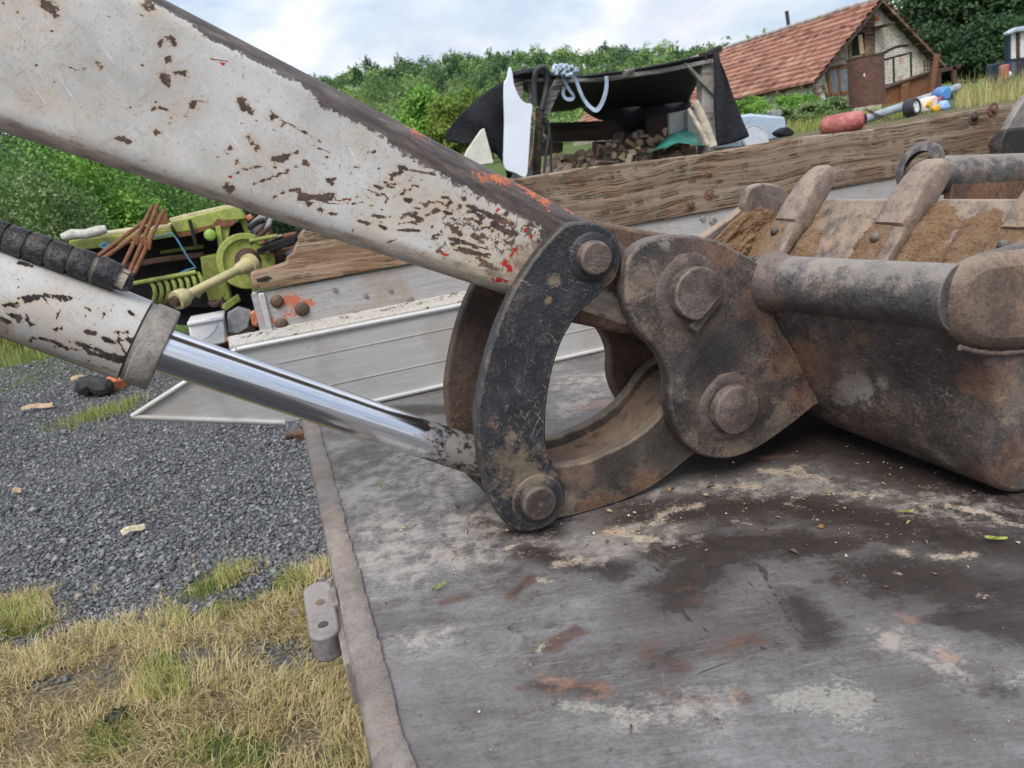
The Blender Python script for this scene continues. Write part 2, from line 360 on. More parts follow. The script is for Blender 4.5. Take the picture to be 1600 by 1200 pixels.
def m_bed():
    a = NT('worn_bed_panel'); n0 = a.noise(2.2, 5, .6); n1 = a.noise(8, 6, .68); n2 = a.noise(42, 6, .74, .2); n3 = a.noise(1, 5, .76, 0, a.map((190, 260, 1), (0, 0, .3)))
    st = a.noise(1, 6, .72, .3, a.map((4, 22, 1), (0, 0, .35))); fine = a.noise(1, 5, .75, 0, a.map((20, 170, 1), (0, 0, .25)))
    c = a.ramp(a.math('ADD', a.math('ADD', a.math('MULTIPLY', n1, .27), a.math('MULTIPLY', st, .23)), a.math('ADD', a.math('MULTIPLY', n2, .25), a.math('MULTIPLY', n3, .25))), [(.28, (.035, .027, .024)), (.43, (.10, .087, .081)), (.56, (.165, .154, .150)), (.74, (.29, .278, .272))])
    c = a.mix(a.math('MULTIPLY', a.step(fine, .55, .95), .4), c, (.28, .275, .27)); c = a.mix(a.math('MULTIPLY', a.step(fine, .4, .1), .4), c, (.06, .052, .05))
    c = a.mix(a.math('MULTIPLY', a.step(n2, .6, .85), .5), c, (.085, .066, .058))
    c = a.mix(a.math('MULTIPLY', a.step(n3, .66, .85), .6), c, (.05, .042, .04)); c = a.mix(a.math('MULTIPLY', a.step(n3, .30, .15), .4), c, (.31, .29, .27))
    n5 = a.noise(75, 5, .75, .4); c = a.mix(a.math('MULTIPLY', a.step(n5, .72, .82), .6), c, (.07, .052, .045)); c = a.mix(a.math('MULTIPLY', a.step(a.math('ADD', n0, a.math('MULTIPLY', a.math('SUBTRACT', n2, .5), .5)), .5, .85), .55), c, (.07, .058, .056))
    rag = a.math('ADD', a.math('MULTIPLY', a.math('SUBTRACT', n2, .5), 2.0), a.math('ADD', a.math('MULTIPLY', a.math('SUBTRACT', n3, .5), 1.1), a.math('MULTIPLY', a.math('SUBTRACT', st, .5), 1.5)))
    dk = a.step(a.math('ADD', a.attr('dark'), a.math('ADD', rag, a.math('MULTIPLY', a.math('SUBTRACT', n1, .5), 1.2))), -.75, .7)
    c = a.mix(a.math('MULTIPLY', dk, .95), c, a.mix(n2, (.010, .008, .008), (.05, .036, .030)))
    rs = a.step(a.math('ADD', a.attr('rust'), a.math('MULTIPLY', rag, 1.5)), -.5, .9)
    c = a.mix(a.math('MULTIPLY', rs, .8), c, a.ramp(n2, [(.35, (.03, .018, .013)), (.65, (.10, .052, .034))]))
    rag2 = a.math('ADD', a.math('MULTIPLY', a.math('SUBTRACT', n2, .5), 1.7), a.math('MULTIPLY', a.math('SUBTRACT', n3, .5), 1.5))
    # tan films of dried mud, thicker where trodden in; at the left, painted sky sheen
    film_sheen = a.step(a.math('ADD', a.attr('film_sheen'), a.math('ADD', a.math('MULTIPLY', a.math('SUBTRACT', n1, .5), 2.6), rag2)), .0, 1.3)
    c = a.mix(a.math('MULTIPLY', film_sheen, a.math('MULTIPLY', .7, a.step(n2, .2, .75))), c, (.37, .325, .28))
    tn = a.step(a.math('ADD', a.attr('tan'), a.math('ADD', a.math('MULTIPLY', rag2, 1.1), a.math('MULTIPLY', a.math('SUBTRACT', a.noise(20, 4, .7), .5), 1.8))), -.1, .9)
    c = a.mix(a.math('MULTIPLY', tn, .68), c, a.ramp(n3, [(.35, (.34, .25, .17)), (.7, (.47, .39, .30))]))
    og = a.step(a.math('ADD', a.attr('orange'), a.math('MULTIPLY', rag, 1.4)), -.2, 1.3); c = a.mix(a.math('MULTIPLY', og, .5), c, (.36, .19, .12))
    gr = a.step(a.math('ADD', a.attr('pale'), a.math('MULTIPLY', rag2, 1.1)), -.1, .6); c = a.mix(a.math('MULTIPLY', gr, .62), c, a.ramp(n3, [(.2, (.20, .18, .15)), (.7, (.31, .29, .25))]))
    lf = a.step(a.math('ADD', a.attr('line'), a.math('MULTIPLY', a.math('SUBTRACT', n3, .5), 1.2)), .0, .3); c = a.mix(a.math('MULTIPLY', lf, .85), c, (.035, .028, .025))
    def sx_(rz, sc, loc, lo, hi): return a.math('MULTIPLY', a.step(a.noise(1, 2, .7, 0, a.map(sc, (0, 0, rz))), lo, hi), a.step(a.noise(6, 3, .6, 0, a.map(loc=loc)), .5, .8))
    sd1 = a.math('MAXIMUM', sx_(.5, (7, 330, 1), (3, 1, 0), .80, .92), a.math('MAXIMUM', sx_(-.7, (9, 360, 1), (5, 2, 0), .82, .93), sx_(1.3, (9, 300, 1), (1, 7, 0), .82, .93)))
    c = a.mix(a.math('MULTIPLY', sd1, .6), c, (.04, .033, .03))
    sd2 = a.math('MAXIMUM', sx_(.2, (10, 420, 1), (8, 3, 0), .80, .92), sx_(-1.1, (12, 420, 1), (2, 9, 0), .82, .93)); c = a.mix(a.math('MULTIPLY', sd2, .2), c, (.36, .35, .34))
    mud = a.math('MAXIMUM', tn, gr)
    ro = a.fmix(mud, a.fmix(dk, a.math('ADD', .20, a.math('MULTIPLY', n2, .24)), .42), .9)
    h = a.math('ADD', a.math('ADD', a.math('MULTIPLY', fine, .5), a.math('MULTIPLY', n2, .35)), a.math('ADD', a.math('MULTIPLY', mud, .9), a.math('MULTIPLY', lf, -1.0)))
    return a.done(c, ro, 0, a.bump(h, .6, .0012), .55)

def m_wood(name, stops, fx=3., scale=1., knots=True, org=0.):
    a = NT(name); v = a.map((1.6*fx/3*scale, 26*scale, 26*scale)); wob = a.noise(1.3*scale, 3, .5)
    sh = a.n('VectorMath', operation='ADD'); a.set(sh.inputs[0], v)
    cb = a.n('CombineXYZ'); a.set(cb.inputs[2], a.math('MULTIPLY', wob, 1.6)); a.t.links.new(cb.outputs[0], sh.inputs[1])
    g = a.noise(1, 6, .68, .25, sh.outputs[0])
    f = a.noise(1, 5, .75, 0, a.map((9*scale, 240*scale, 240*scale)))
    c = a.ramp(a.math('ADD', a.math('MULTIPLY', g, .7), a.math('MULTIPLY', f, .3)), stops)
    ml = a.n('VectorMath', operation='MULTIPLY'); vc = a.noise(1, 4, .7, .55, ml.outputs[0]); a.t.links.new(sh.outputs[0], ml.inputs[0]); ml.inputs[1].default_value = (.9, 1.9, 1.9)
    crack = a.step(a.math('ABSOLUTE', a.math('SUBTRACT', vc, .5)), .0, .06, 1, 0)
    crack = a.math('MULTIPLY', crack, a.step(a.noise(6*scale, 4, .7), .35, .6))
    c = a.mix(a.math('MULTIPLY', crack, .85), c, (.028, .018, .012))
    if org: c = a.mix(a.math('MULTIPLY', a.step(a.noise(6*scale, 4, .6), .56, .7), org), c, (.32, .12, .05))
    h = a.math('SUBTRACT', a.math('ADD', g, a.math('MULTIPLY', f, .6)), a.math('MULTIPLY', crack, 1.6))
    return a.done(c, .85, 0, a.bump(h, .9, .004/scale), .25)

def m_alu():
    a = NT('dirty_aluminium'); n1 = a.noise(6, 5, .6); n2 = a.noise(45, 5, .7); n3 = a.noise(200, 4, .7); s = a.noise(1, 5, .7, 0, a.map((6, 200, 200)))
    c = a.ramp(s, [(.2, (.46, .445, .425)), (.55, (.52, .505, .49)), (.85, (.58, .565, .55))])
    c = a.mix(a.math('MULTIPLY', a.step(n1, .5, .7), .45), c, (.36, .31, .26))
    c = a.mix(a.math('MULTIPLY', a.step(n2, .8, .95), .35), c, (.25, .2, .16)); c = a.mix(a.math('MULTIPLY', a.step(n3, .84, .9), .6), c, (.12, .1, .08))
    return a.done(c, a.fmix(n1, .42, .6), .35, a.bump(a.math('ADD', s, n2), .25, .001))
def m_plate():
    a = NT('grey_paint_plate'); n1 = a.noise(7, 5, .6); n2 = a.noise(48, 5, .7); n3 = a.noise(200, 4, .7); s = a.noise(1, 5, .75, 0, a.map((10, 150, 150)))
    c = a.ramp(s, [(.2, (.30, .285, .27)), (.55, (.37, .355, .345)), (.85, (.44, .43, .42))])
    c = a.mix(a.math('MULTIPLY', a.step(n1, .5, .7), .5), c, (.30, .225, .17))
    rag = a.math('ADD', a.math('MULTIPLY', a.math('SUBTRACT', n2, .5), 3.2), a.math('MULTIPLY', a.math('SUBTRACT', n3, .5), 2))
    c = a.mix(a.math('MULTIPLY', a.step(a.math('ADD', a.attr('orange'), rag), .0, .3), .9), c, (.52, .13, .05))
    c = a.mix(a.math('MULTIPLY', a.step(n3, .66, .72), .5), c, (.14, .1, .08))
    return a.done(c, .6, .1, a.bump(a.math('ADD', s, n2), .3, .001))
def m_flaked():
    a = NT('flaked_ledge'); n2 = a.noise(34, 5, .72); n3 = a.noise(150, 4, .7)
    k = a.step(a.math('ADD', n2, a.math('MULTIPLY', a.math('SUBTRACT', n3, .5), .5)), .66, .72)
    c = a.mix(k, a.ramp(n3, [(.3, (.33, .30, .26)), (.7, (.46, .43, .39))]), (.09, .07, .055)); return a.done(c, .7, 0, a.bump(k, .5, .001))
def m_soil():
    a = NT('dried_clay'); n = a.noise(60, 6, .75); n2 = a.noise(260, 5, .75); n0 = a.noise(12, 4, .6)
    c = a.ramp(a.math('ADD', a.math('MULTIPLY', n, .5), a.math('MULTIPLY', n2, .5)), [(.2, (.19, .105, .055)), (.5, (.35, .215, .125)), (.8, (.47, .32, .205))])
    c = a.mix(a.math('MULTIPLY', a.step(n0, .5, .66), .5), c, (.40, .30, .21))
    return a.done(c, .95, 0, a.bump(a.math('ADD', n, n2), 1., .005), .15)

def S_(x, y, Y, r, c, f): p = PY(x, y, Y); return (float(p[0]), float(p[1]), float(p[2]), r, c, f)
RO, BR_, DK, TN, PL = (.19, .095, .055), (.15, .095, .07), (.022, .019, .019), (.30, .23, .165), (.36, .33, .29)
EARSP = [S_(1078, 456, .785, .085, BR_, .6), S_(1139, 636, .785, .075, BR_, .55), S_(1200, 470, .785, .055, RO, .5), S_(1232, 560, .785, .045, RO, .5), S_(1262, 610, .785, .04, RO, .5), S_(1120, 560, .785, .050, DK, .75), S_(1170, 500, .785, .035, DK, .55), S_(1190, 640, .785, .045, DK, .6), S_(1050, 400, .785, .03, DK, .4), S_(1130, 395, .785, .03, RO, .5), S_(1000, 440, .785, .035, TN, .32), S_(1150, 700, .785, .035, TN, .32), S_(1075, 690, .785, .02, TN, .32), S_(1212, 660, .785, .03, TN, .32), S_(1060, 610, .785, .02, PL, .4), S_(1040, 380, .785, .012, PL, .5)]
SHSP = [S_(1340, 605, .72, .030, PL, .85), S_(1385, 590, .69, .018, PL, .7), S_(1300, 640, .75, .02, PL, .5), S_(1500, 700, .62, .03, PL, .45), S_(1260, 560, .775, .05, RO, .7), S_(1290, 500, .76, .04, BR_, .7), S_(1350, 520, .70, .022, (.20, .12, .05), .8), S_(1450, 560, .65, .06, DK, .5), S_(1400, 680, .70, .05, DK, .4), S_(1560, 720, .58, .04, RO, .6), S_(1545, 600, .575, .04, RO, .55), S_(1480, 640, .63, .035, TN, .35), S_(1590, 620, .57, .035, TN, .4), S_(1330, 560, .74, .06, (.10, .07, .062), .6)]
HLSP = [S_(930, 805, .818, .035, RO, .8), S_(1010, 765, .818, .03, RO, .6), S_(880, 790, .818, .02, TN, .5), S_(960, 720, .818, .035, DK, .6), S_(1040, 690, .818, .04, DK, .5), S_(1020, 620, .87, .05, RO, .6), S_(900, 740, .818, .025, BR_, .6)]
TBSP = [S_(1205, 450, .79, .045, RO, .7), S_(1260, 490, .73, .035, DK, .4), S_(1380, 500, .66, .06, DK, .4), S_(1470, 500, .60, .04, DK, .4), S_(1320, 420, .70, .05, TN, .4), S_(1440, 425, .62, .05, TN, .35)]  # rust at one end, dark patches along the underside, tan ones on top
PAINT = m_paint('worn_white_paint', [(.25, (.035, .028, .026)), (.55, (.075, .05, .042)), (.8, (.15, .075, .045))]); PAINTB = m_paint('scuffed_white_paint', [(.3, (.012, .011, .011)), (.6, (.035, .03, .028)), (.85, (.09, .07, .055))]); CHROME = m_chrome(); BED = m_bed(); ALU = m_alu(); PLATE = m_plate(); FLAKED = m_flaked(); SOIL = m_soil()
BLACKST = m_steel('black_painted_steel', [(.010, .0105, .012), (.019, .020, .024), (.045, .046, .050)], (.13, .075, .04), .12, .42, .75, (.22, .17, .13), .10, (.22, .17, .12), .75, metal=.1, spots=[S_(960, 436, .79, .016, (.24, .12, .06), .7), S_(868, 440, .79, .010, (.32, .25, .16), .6), S_(800, 690, .79, .014, (.26, .19, .13), .5), S_(815, 735, .79, .045, (.20, .155, .10), .55), S_(860, 470, .79, .008, (.3, .2, .1), .6)])
EARST = m_steel('worn_bucket_steel', [(.026, .022, .021), (.066, .055, .05), (.135, .113, .10)], (.15, .085, .055), .42, .5, .5, (.27, .21, .16), .3, (.24, .20, .165), .7, spots=EARSP)
SHELLST = m_steel('scraped_shell_steel', [(.03, .024, .022), (.076, .06, .055), (.145, .12, .108)], (.15, .085, .055), .45, .52, .5, (.27, .21, .16), .25, (.2, .15, .12), .4, pale=.4, spots=SHSP)
TUBEST = m_steel('dull_tube_steel', [(.026, .023, .022), (.080, .070, .066), (.16, .148, .14)], (.13, .07, .035), .42, .42, .15, (.33, .28, .23), .45, (.26, .2, .15), .5, spots=TBSP)
HLST = m_steel('muddy_link_steel', [(.026, .022, .02), (.068, .054, .044), (.135, .108, .085)], (.17, .095, .05), .42, .6, .4, (.27, .20, .14), .3, (.30, .22, .15), .6, spots=HLSP)
PINST = m_steel('worn_pin_steel', [(.05, .038, .033), (.11, .084, .072), (.19, .16, .145)], (.16, .09, .06), .4, .45, .4, (.30, .25, .20), .25, (.25, .21, .18), .85, metal=.5, scale=1.6)
RUSTST = m_steel('rust_brown_steel', [(.05, .03, .022), (.10, .06, .042), (.16, .10, .07)], (.17, .075, .03), .6, .75, .2, (.26, .19, .13), .3, (.25, .15, .09), .6)
TOOTHST = m_steel('worn_tooth_steel', [(.10, .068, .052), (.19, .138, .11), (.30, .235, .195)], (.25, .13, .065), .4, .55, .3, (.36, .27, .19), .5, (.40, .31, .24), .5)
LIPST = m_steel('bucket_lip_steel', [(.085, .062, .052), (.15, .118, .10), (.23, .195, .175)], (.26, .14, .07), .4, .5, .3, (.37, .27, .18), .6, (.3, .24, .2), .4)
RIMST = m_steel('bed_rim_steel', [(.10, .085, .076), (.20, .175, .158), (.31, .285, .265)], (.22, .13, .085), .42, .6, .3, (.36, .30, .25), .3, (.34, .31, .29), .6, pale=.3, scale=2.6, spots=[S_(560, 880, .9, .05, (.33, .22, .15), .6), S_(530, 790, 1.0, .06, (.34, .25, .18), .55), S_(600, 1000, .75, .05, DK, .45), S_(575, 940, .85, .03, TN, .5), S_(625, 1130, .6, .06, (.06, .05, .045), .6), S_(505, 720, 1.2, .08, (.28, .19, .13), .5)])
LUGST = m_steel('grey_lug_steel', [(.12, .10, .09), (.20, .18, .17), (.28, .26, .25)], (.20, .11, .07), .4, .6, .2, (.33, .29, .26), .3, (.34, .32, .30), .6)
GREASE = m_steel('greasy_black', [(.008, .007, .006), (.018, .015, .012), (.05, .04, .03)], (.1, .06, .035), .3, .55, .2, (.16, .12, .085), .25, (.1, .08, .06), .3)
RUBBER = m_plain('black_rubber', (.022, .022, .026), .5, .4, 40, dirt=(.13, .10, .08), dirtf=.35, bump=.3)
HOSE = m_plain('beige_hose', (.33, .28, .22), .7, .3, 60, dirt=(.1, .08, .06), dirtf=.5)
WOOD = m_wood('weathered_oak', [(.1, (.085, .058, .038)), (.42, (.19, .135, .093)), (.6, (.275, .21, .15)), (.9, (.38, .31, .24))], org=.2, fx=2.2, scale=2.1)
WOOD2 = m_wood('broken_plank', [(.2, (.14, .085, .05)), (.45, (.26, .165, .10)), (.6, (.35, .24, .16)), (.85, (.45, .34, .25))], org=.2, fx=4, scale=1.7)

# ================================================================ the truck: bed, rim, far side
truck = thing('flatbed_truck', 'grey flatbed of a truck with worn floor, aluminium drop side and weathered board', 'truck', (0, .6, -1.05))
xs = np.concatenate([np.arange(.012, 1.0, .0045), np.arange(1.0, 1.8, .02), np.arange(1.8, 3.2, .1)]); ys = np.concatenate([np.arange(-.6, .4, .06), np.arange(.4, 1.1, .0045), np.arange(1.1, 1.546, .012)])
GX, GY = np.meshgrid(xs, ys, indexing='ij'); B2 = np.stack([GX.ravel(), GY.ravel()], 1)
def bs(marks): return strokes(B2, [PS(p, 2, 0, r) for p, r in marks])
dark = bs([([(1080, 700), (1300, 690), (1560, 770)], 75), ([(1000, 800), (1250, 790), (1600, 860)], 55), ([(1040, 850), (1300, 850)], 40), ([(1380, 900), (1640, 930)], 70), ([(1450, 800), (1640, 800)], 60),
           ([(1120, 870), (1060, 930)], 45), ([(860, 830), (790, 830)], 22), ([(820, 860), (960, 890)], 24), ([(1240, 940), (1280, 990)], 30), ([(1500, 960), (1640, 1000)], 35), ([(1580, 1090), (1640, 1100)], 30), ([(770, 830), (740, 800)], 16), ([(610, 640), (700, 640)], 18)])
rust = bs([([(1020, 1020), (1060, 1040)], 24), ([(1100, 1020), (1180, 1000)], 18), ([(1075, 920), (1090, 935)], 16), ([(1040, 1085), (1110, 1095)], 12), ([(1150, 1088), (1160, 1092)], 14), ([(860, 1010), (900, 985)], 12), ([(830, 1070), (940, 1080)], 14), ([(830, 900), (800, 930)], 10), ([(700, 850), (690, 870)], 5), ([(690, 940), (730, 930)], 9)])
tan = bs([([(960, 832), (1020, 842)], 17), ([(1020, 820), (1040, 800), (1090, 790)], 12), ([(870, 880), (905, 874)], 11), ([(845, 905), (865, 908)], 7), ([(1190, 735), (1260, 745)], 12), ([(1120, 760), (1180, 762)], 12), ([(1230, 788), (1250, 792)], 9), ([(1300, 770), (1370, 775)], 13), ([(1405, 862), (1415, 865)], 11), ([(1460, 870), (1520, 868)], 11),
          ([(1535, 930), (1550, 932)], 7), ([(1480, 790), (1560, 805)], 10), ([(1560, 815), (1600, 822)], 8), ([(1410, 780), (1440, 790)], 9), ([(1400, 895), (1408, 897)], 5), ([(840, 1015), (852, 1005)], 8), ([(820, 1035), (830, 1037)], 4), ([(795, 855), (805, 850)], 6), ([(1240, 730), (1290, 752)], 8), ([(1150, 815), (1175, 820)], 7)])
film_sheen = bs([([(560, 720), (620, 880)], 75), ([(620, 700), (760, 830)], 80), ([(640, 1000), (690, 985)], 26), ([(1000, 770), (1250, 750), (1500, 800)], 60), ([(900, 860), (1050, 830)], 40), ([(660, 860), (760, 870)], 50), ([(1000, 1110), (1100, 1100)], 45), ([(620, 990), (600, 1000)], 30), ([(870, 600), (960, 590)], 40), ([(880, 640), (930, 620)], 30), ([(1400, 1000), (1480, 1040)], 40), ([(560, 760), (620, 900)], 40)])  # strokes at the left paint in pale sky sheen, the others dried mud
orange = bs([([(945, 832), (965, 830)], 13), ([(1470, 1022), (1490, 1030)], 16), ([(1400, 1080), (1410, 1085)], 12), ([(850, 1060), (880, 1070)], 16), ([(920, 1085), (950, 1080)], 14), ([(1400, 960), (1420, 965)], 10), ([(900, 640), (950, 630)], 14), ([(1195, 715), (1240, 712)], 10), ([(610, 760), (615, 765)], 4)])
pale = bs([([(1290, 1098), (1345, 1112)], 40), ([(1220, 1095), (1280, 1082)], 22), ([(1310, 1085), (1350, 1100)], 38), ([(1340, 1128), (1360, 1125)], 16), ([(1560, 1060), (1620, 1045)], 20), ([(1350, 900), (1352, 901)], 3), ([(740, 870), (742, 868)], 4), ([(880, 1100), (1010, 1115)], 12)])
line = bs([([(1012, 870), (1040, 910), (1078, 968), (1120, 995)], 2.2), ([(1180, 880), (1215, 935), (1245, 985), (1280, 1008)], 2.2), ([(1165, 905), (1200, 940), (1230, 990)], 1.6), ([(1185, 882), (1200, 900)], 4), ([(1000, 890), (1020, 912)], 2), ([(1078, 968), (1060, 955)], 4), ([(1100, 895), (1104, 912)], 2), ([(1090, 1052), (1180, 1020)], 2), ([(795, 975), (798, 995)], 2), ([(1440, 1080), (1447, 1098)], 2)])
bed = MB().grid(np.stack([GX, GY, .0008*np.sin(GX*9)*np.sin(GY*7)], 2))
part('bed_floor', bed, BED, truck, 60, 0, dict(dark=dark, rust=rust, tan=tan, film_sheen=film_sheen, orange=orange, pale=pale, line=line))
under = MB().box((1.6, .47, -.075), (3.18, 2.12, .11)); under.box((1.6, .9, -.22), (3.1, .10, .18)); under.box((1.6, .1, -.22), (3.1, .10, .18))
part('bed_frame', under, RUSTST, truck)
rim = MB(); n = 320; yy = np.linspace(-.6, 1.53, n); P = []
for y in yy:
    e_ = .0009*(vnoise(y*40, 2, 5)-.5); xi = .0195+.0022*(vnoise(y*45, 0, 3)-.5)+.0022*(vnoise(y*170, 0, 6)-.5)
    P.append([(-.013+e_*.4, y, -.11), (-.013+e_, y, -.004), (-.0105+e_, y, .003), (-.004, y, .0055), (.008, y, .0055), (xi-.0015, y, .0050), (xi, y, .0038), (xi+.0006, y, -.01)])
rim.grid(np.array(P)); part('bed_rim', rim, RIMST, truck, 50)
# tie-down lug outside the rim and the hinge stub at the corner
lug = MB(); c0 = PZ(498, 905, .0); c1 = PZ(505, 985, .0); dd = nrm(c1-c0); sd_ = np.array((-dd[1], dd[0], 0)); hw = .0165
a0, a1 = np.array((-.0325, .815, .006)), np.array((-.0325, .735, .000)); pts = []
for k in range(13): t = math.pi*k/12; pts.append(a0+np.array((hw*math.cos(t), hw*math.sin(t), 0)))
for k in range(13): t = math.pi+math.pi*k/12; pts.append(a1+np.array((hw*math.cos(t), hw*math.sin(t), 0)))
lug.prism(pts, (0, .004, -.034)); lg = part('tie_down_lug', lug, LUGST, truck, 40, .003)
h_ = MB().lathe([(.0001, .0008), (.0055, .0008), (.0055, -.001)], (-.0325, .742, .0012), (0, 0, 1), 20); part('bolt_hole', h_, GREASE, lg)
h2_ = MB().lathe([(.0001, .0008), (.0048, .0008), (.0048, -.001)], (-.032, .785, .0042), (0, 0, 1), 20); part('bolt_hole', h2_, RUSTST, lg)
br = MB().box((-.0155, .75, -.03), (.008, .16, .05)); br.box((-.017, .79, -.005), (.010, .04, .02)); part('lug_bracket', br, RIMST, truck, 40, .002)
hs = MB().tube([(-.05, 1.50, -.016), (-.012, 1.50, -.016)], .008, 12); hs.box((-.022, 1.50, -.02), (.02, .03, .016)); part('corner_hinge', hs, RUSTST, truck, 40, .001)
# drop side: sheet with bent wing end, beads, ledge
ds = MB(); Yp = 1.54
ds.prism([(-.045, Yp, .001), (2.9, Yp, .001), (2.9, Yp, .172), (-.10, Yp, .172), (-.318, Yp, .084), (-.29, Yp, .076)], (0, .012, 0))
dso = part('drop_side', ds, ALU, truck, 40, .001)
bd = MB(); bd.tube([(-.10, Yp-.002, .172), (2.9, Yp-.002, .172)], .006, 10); bd.tube([(-.102, Yp-.002, .172), (-.318, Yp-.002, .083)], .006, 10)
bd.tube([(-.318, Yp-.002, .083), (-.29, Yp-.002, .074), (-.045, Yp-.002, .0015)], .0065, 10); bd.tube([(-.02, Yp-.006, .006), (2.9, Yp-.006, .006)], .0055, 10)
part('edge_bead', bd, ALU, dso, 50)
lines_ = MB()
for z in (.128, .060): lines_.box((1.42, Yp-.0005, z), (2.9, .002, .0016))
part('press_line', lines_, ALU, dso)
ld = MB().prism([(-.115, Yp+.012, .170), (-.115, Yp+.012, .180), (-.115, 1.599, .192), (-.115, 1.599, .178)], (3.0, 0, 0)); part('ledge', ld, FLAKED, truck, 40, .002)
# riveted plate and board above it
xs2 = np.concatenate([np.arange(-.052, .7, .006), np.arange(.7, 2.95, .1)]); zs2 = np.linspace(.183, .268, 16)
QX, QZ = np.meshgrid(xs2, zs2, indexing='ij'); Q2 = np.stack([QX.ravel(), QZ.ravel()], 1)
og = strokes(Q2, [PS(p, 1, 1.6, r) for p, r in [([(445, 468), (462, 470)], 11), ([(450, 490), (452, 490)], 8), ([(425, 500), (426, 504)], 5), ([(470, 478), (484, 474)], 6)]])
pl = MB().grid(np.stack([QX, np.full_like(QX, 1.6), QZ], 2)); po = part('riveted_plate', pl, PLATE, truck, 40, 0, dict(orange=og))
pb = MB().box((1.425, 1.6135, .2255), (2.95, .025, .086)); pb.box((-.032, 1.596, .2255), (.012, .006, .083)); part('plate_back', pb, ALU, po, 40, .002)
for x, y, r_ in [(433, 471, 10.5), (472, 483, 11.5), (440, 507, 10.5)]:
    r_ *= pxm(PY(x, y, 1.6)); part('rivet', MB().lathe([(0, .009), (r_*.5, .0085), (r_*.85, .005), (r_, 0)], PY(x, y, 1.599), (0, -1, 0), 16), RUSTST, po, 60)
for x, y, r_ in [(571, 461, 3.5), (641, 468, 6), (523, 452, 4), (1098, 341, 5), (610, 453, 3.5), (1114, 345, 7)]:
    r_ *= pxm(PY(x, y, 1.6)); part('bolt_head', MB().lathe([(0, .005), (r_*.8, .005), (r_, .003), (r_, 0)], PY(x, y, 1.599), (0, -1, 0), 6), LUGST, po, 30)
Yw = 1.592
wb = [(396, 455), (391, 428), (400, 424), (417, 421), (436, 415), (447, 411), (450, 402), (459, 396), (461, 386), (467, 378), (466, 371), (472, 363), (480, 356), (520, 338), (560, 322)]
pts = [PY(x, y, Yw) for x, y in wb]
def zt(x): return .410+.004*math.sin(x*3.1)+.003*math.sin(x*11)
def zb(x): return .2705+.002*math.sin(x*5)
x0 = pts[-1][0]
tops = [np.array((x, Yw, zt(x)+rng.normal(0, .0009))) for x in np.linspace(x0+.06, 2.9, 90)]
bots = [np.array((x, Yw, zb(x)+rng.normal(0, .0006))) for x in np.linspace(2.9, .0, 60)]
cut = .36
lp = [p for p in pts]+[np.array((cut, Yw, zt(cut))), np.array((cut, Yw, zb(cut)))]
lp = [p for p in lp if p[0] <= cut+1e-6]; lp += [np.array((.2, Yw, zb(.2))), np.array((.08, Yw, zb(.08)))]
wo = part('side_board', MB().prism([p for p in tops if p[0] > cut]+[p for p in bots if p[0] > cut]+[np.array((cut+.0005, Yw, zb(cut))), np.array((cut+.0005, Yw, zt(cut)))], (0, .045, 0)), WOOD, truck, 40, .004, label='weathered grey brown oak board')
part('side_board', MB().prism(lp, (0, .045, 0)), WOOD2, truck, 40, .003, label='broken splintered end of the board')
crk = MB().slab([(400, 436), (418, 431), (425, 434), (417, 440), (402, 441)], Yw-.0012, .003); part('split', crk, GREASE, wo)
def boltw(x, y, rw, rb, hole=False):
    p = PY(x, y, Yw); k = pxm(p)
    part('washer', MB().lathe([(rb*k*.6, .003), (rw*k*.92, .003), (rw*k, .0015), (rw*k, 0)], p, (0, -1, 0), 20), RUSTST, wo, 40)
    part('bolt_head', MB().lathe([(0, .009), (rb*k*.8, .008), (rb*k, .005), (rb*k, 0)], p, (0, -1, 0), 12), GREASE if hole else RUSTST, wo, 50)
for q in [(1551, 171, 11, 5), (1551, 222, 10, 4), (1108, 303, 9, 4.5), (1079, 319, 7, 5), (1107, 270, 6, 3), (1521, 184, 10, 6, True)]: boltw(*q)

# ================================================================ excavator arm
arm = thing('excavator_arm', 'scratched white excavator arm with rust chips, chrome rod and black curved links', 'excavator arm', (.25, .88, 0))
YA0, YA1, RC = .833, .935, .022
NS, NF = 220, 56
ring = []; V = []; tt = []
def armpt(s):
    tx = -.60+s*(.470+.60); T = np.array((tx, .642-.662*(tx+.033))); bx = -.74+s*(.400+.74); Bt = np.array((bx, .543-.522*(bx+.209))); return T, Bt
prof = []                                                   # (y, t, sign) around the section
for k in range(NF): prof.append(('f', k/(NF-1)))
for k in range(1, 6): prof.append(('tc', k/6))
for k in range(6): prof.append(('t', k/5))
for k in range(1, 6): prof.append(('bc', k/6))
for k in range(8): prof.append(('b', k/7))
for k in range(1, 6): prof.append(('bb', k/6))
for k in range(6): prof.append(('u', k/5))
for k in range(1, 6): prof.append(('fc', k/6))
P = np.zeros((NS, len(prof), 3)); Fr = []
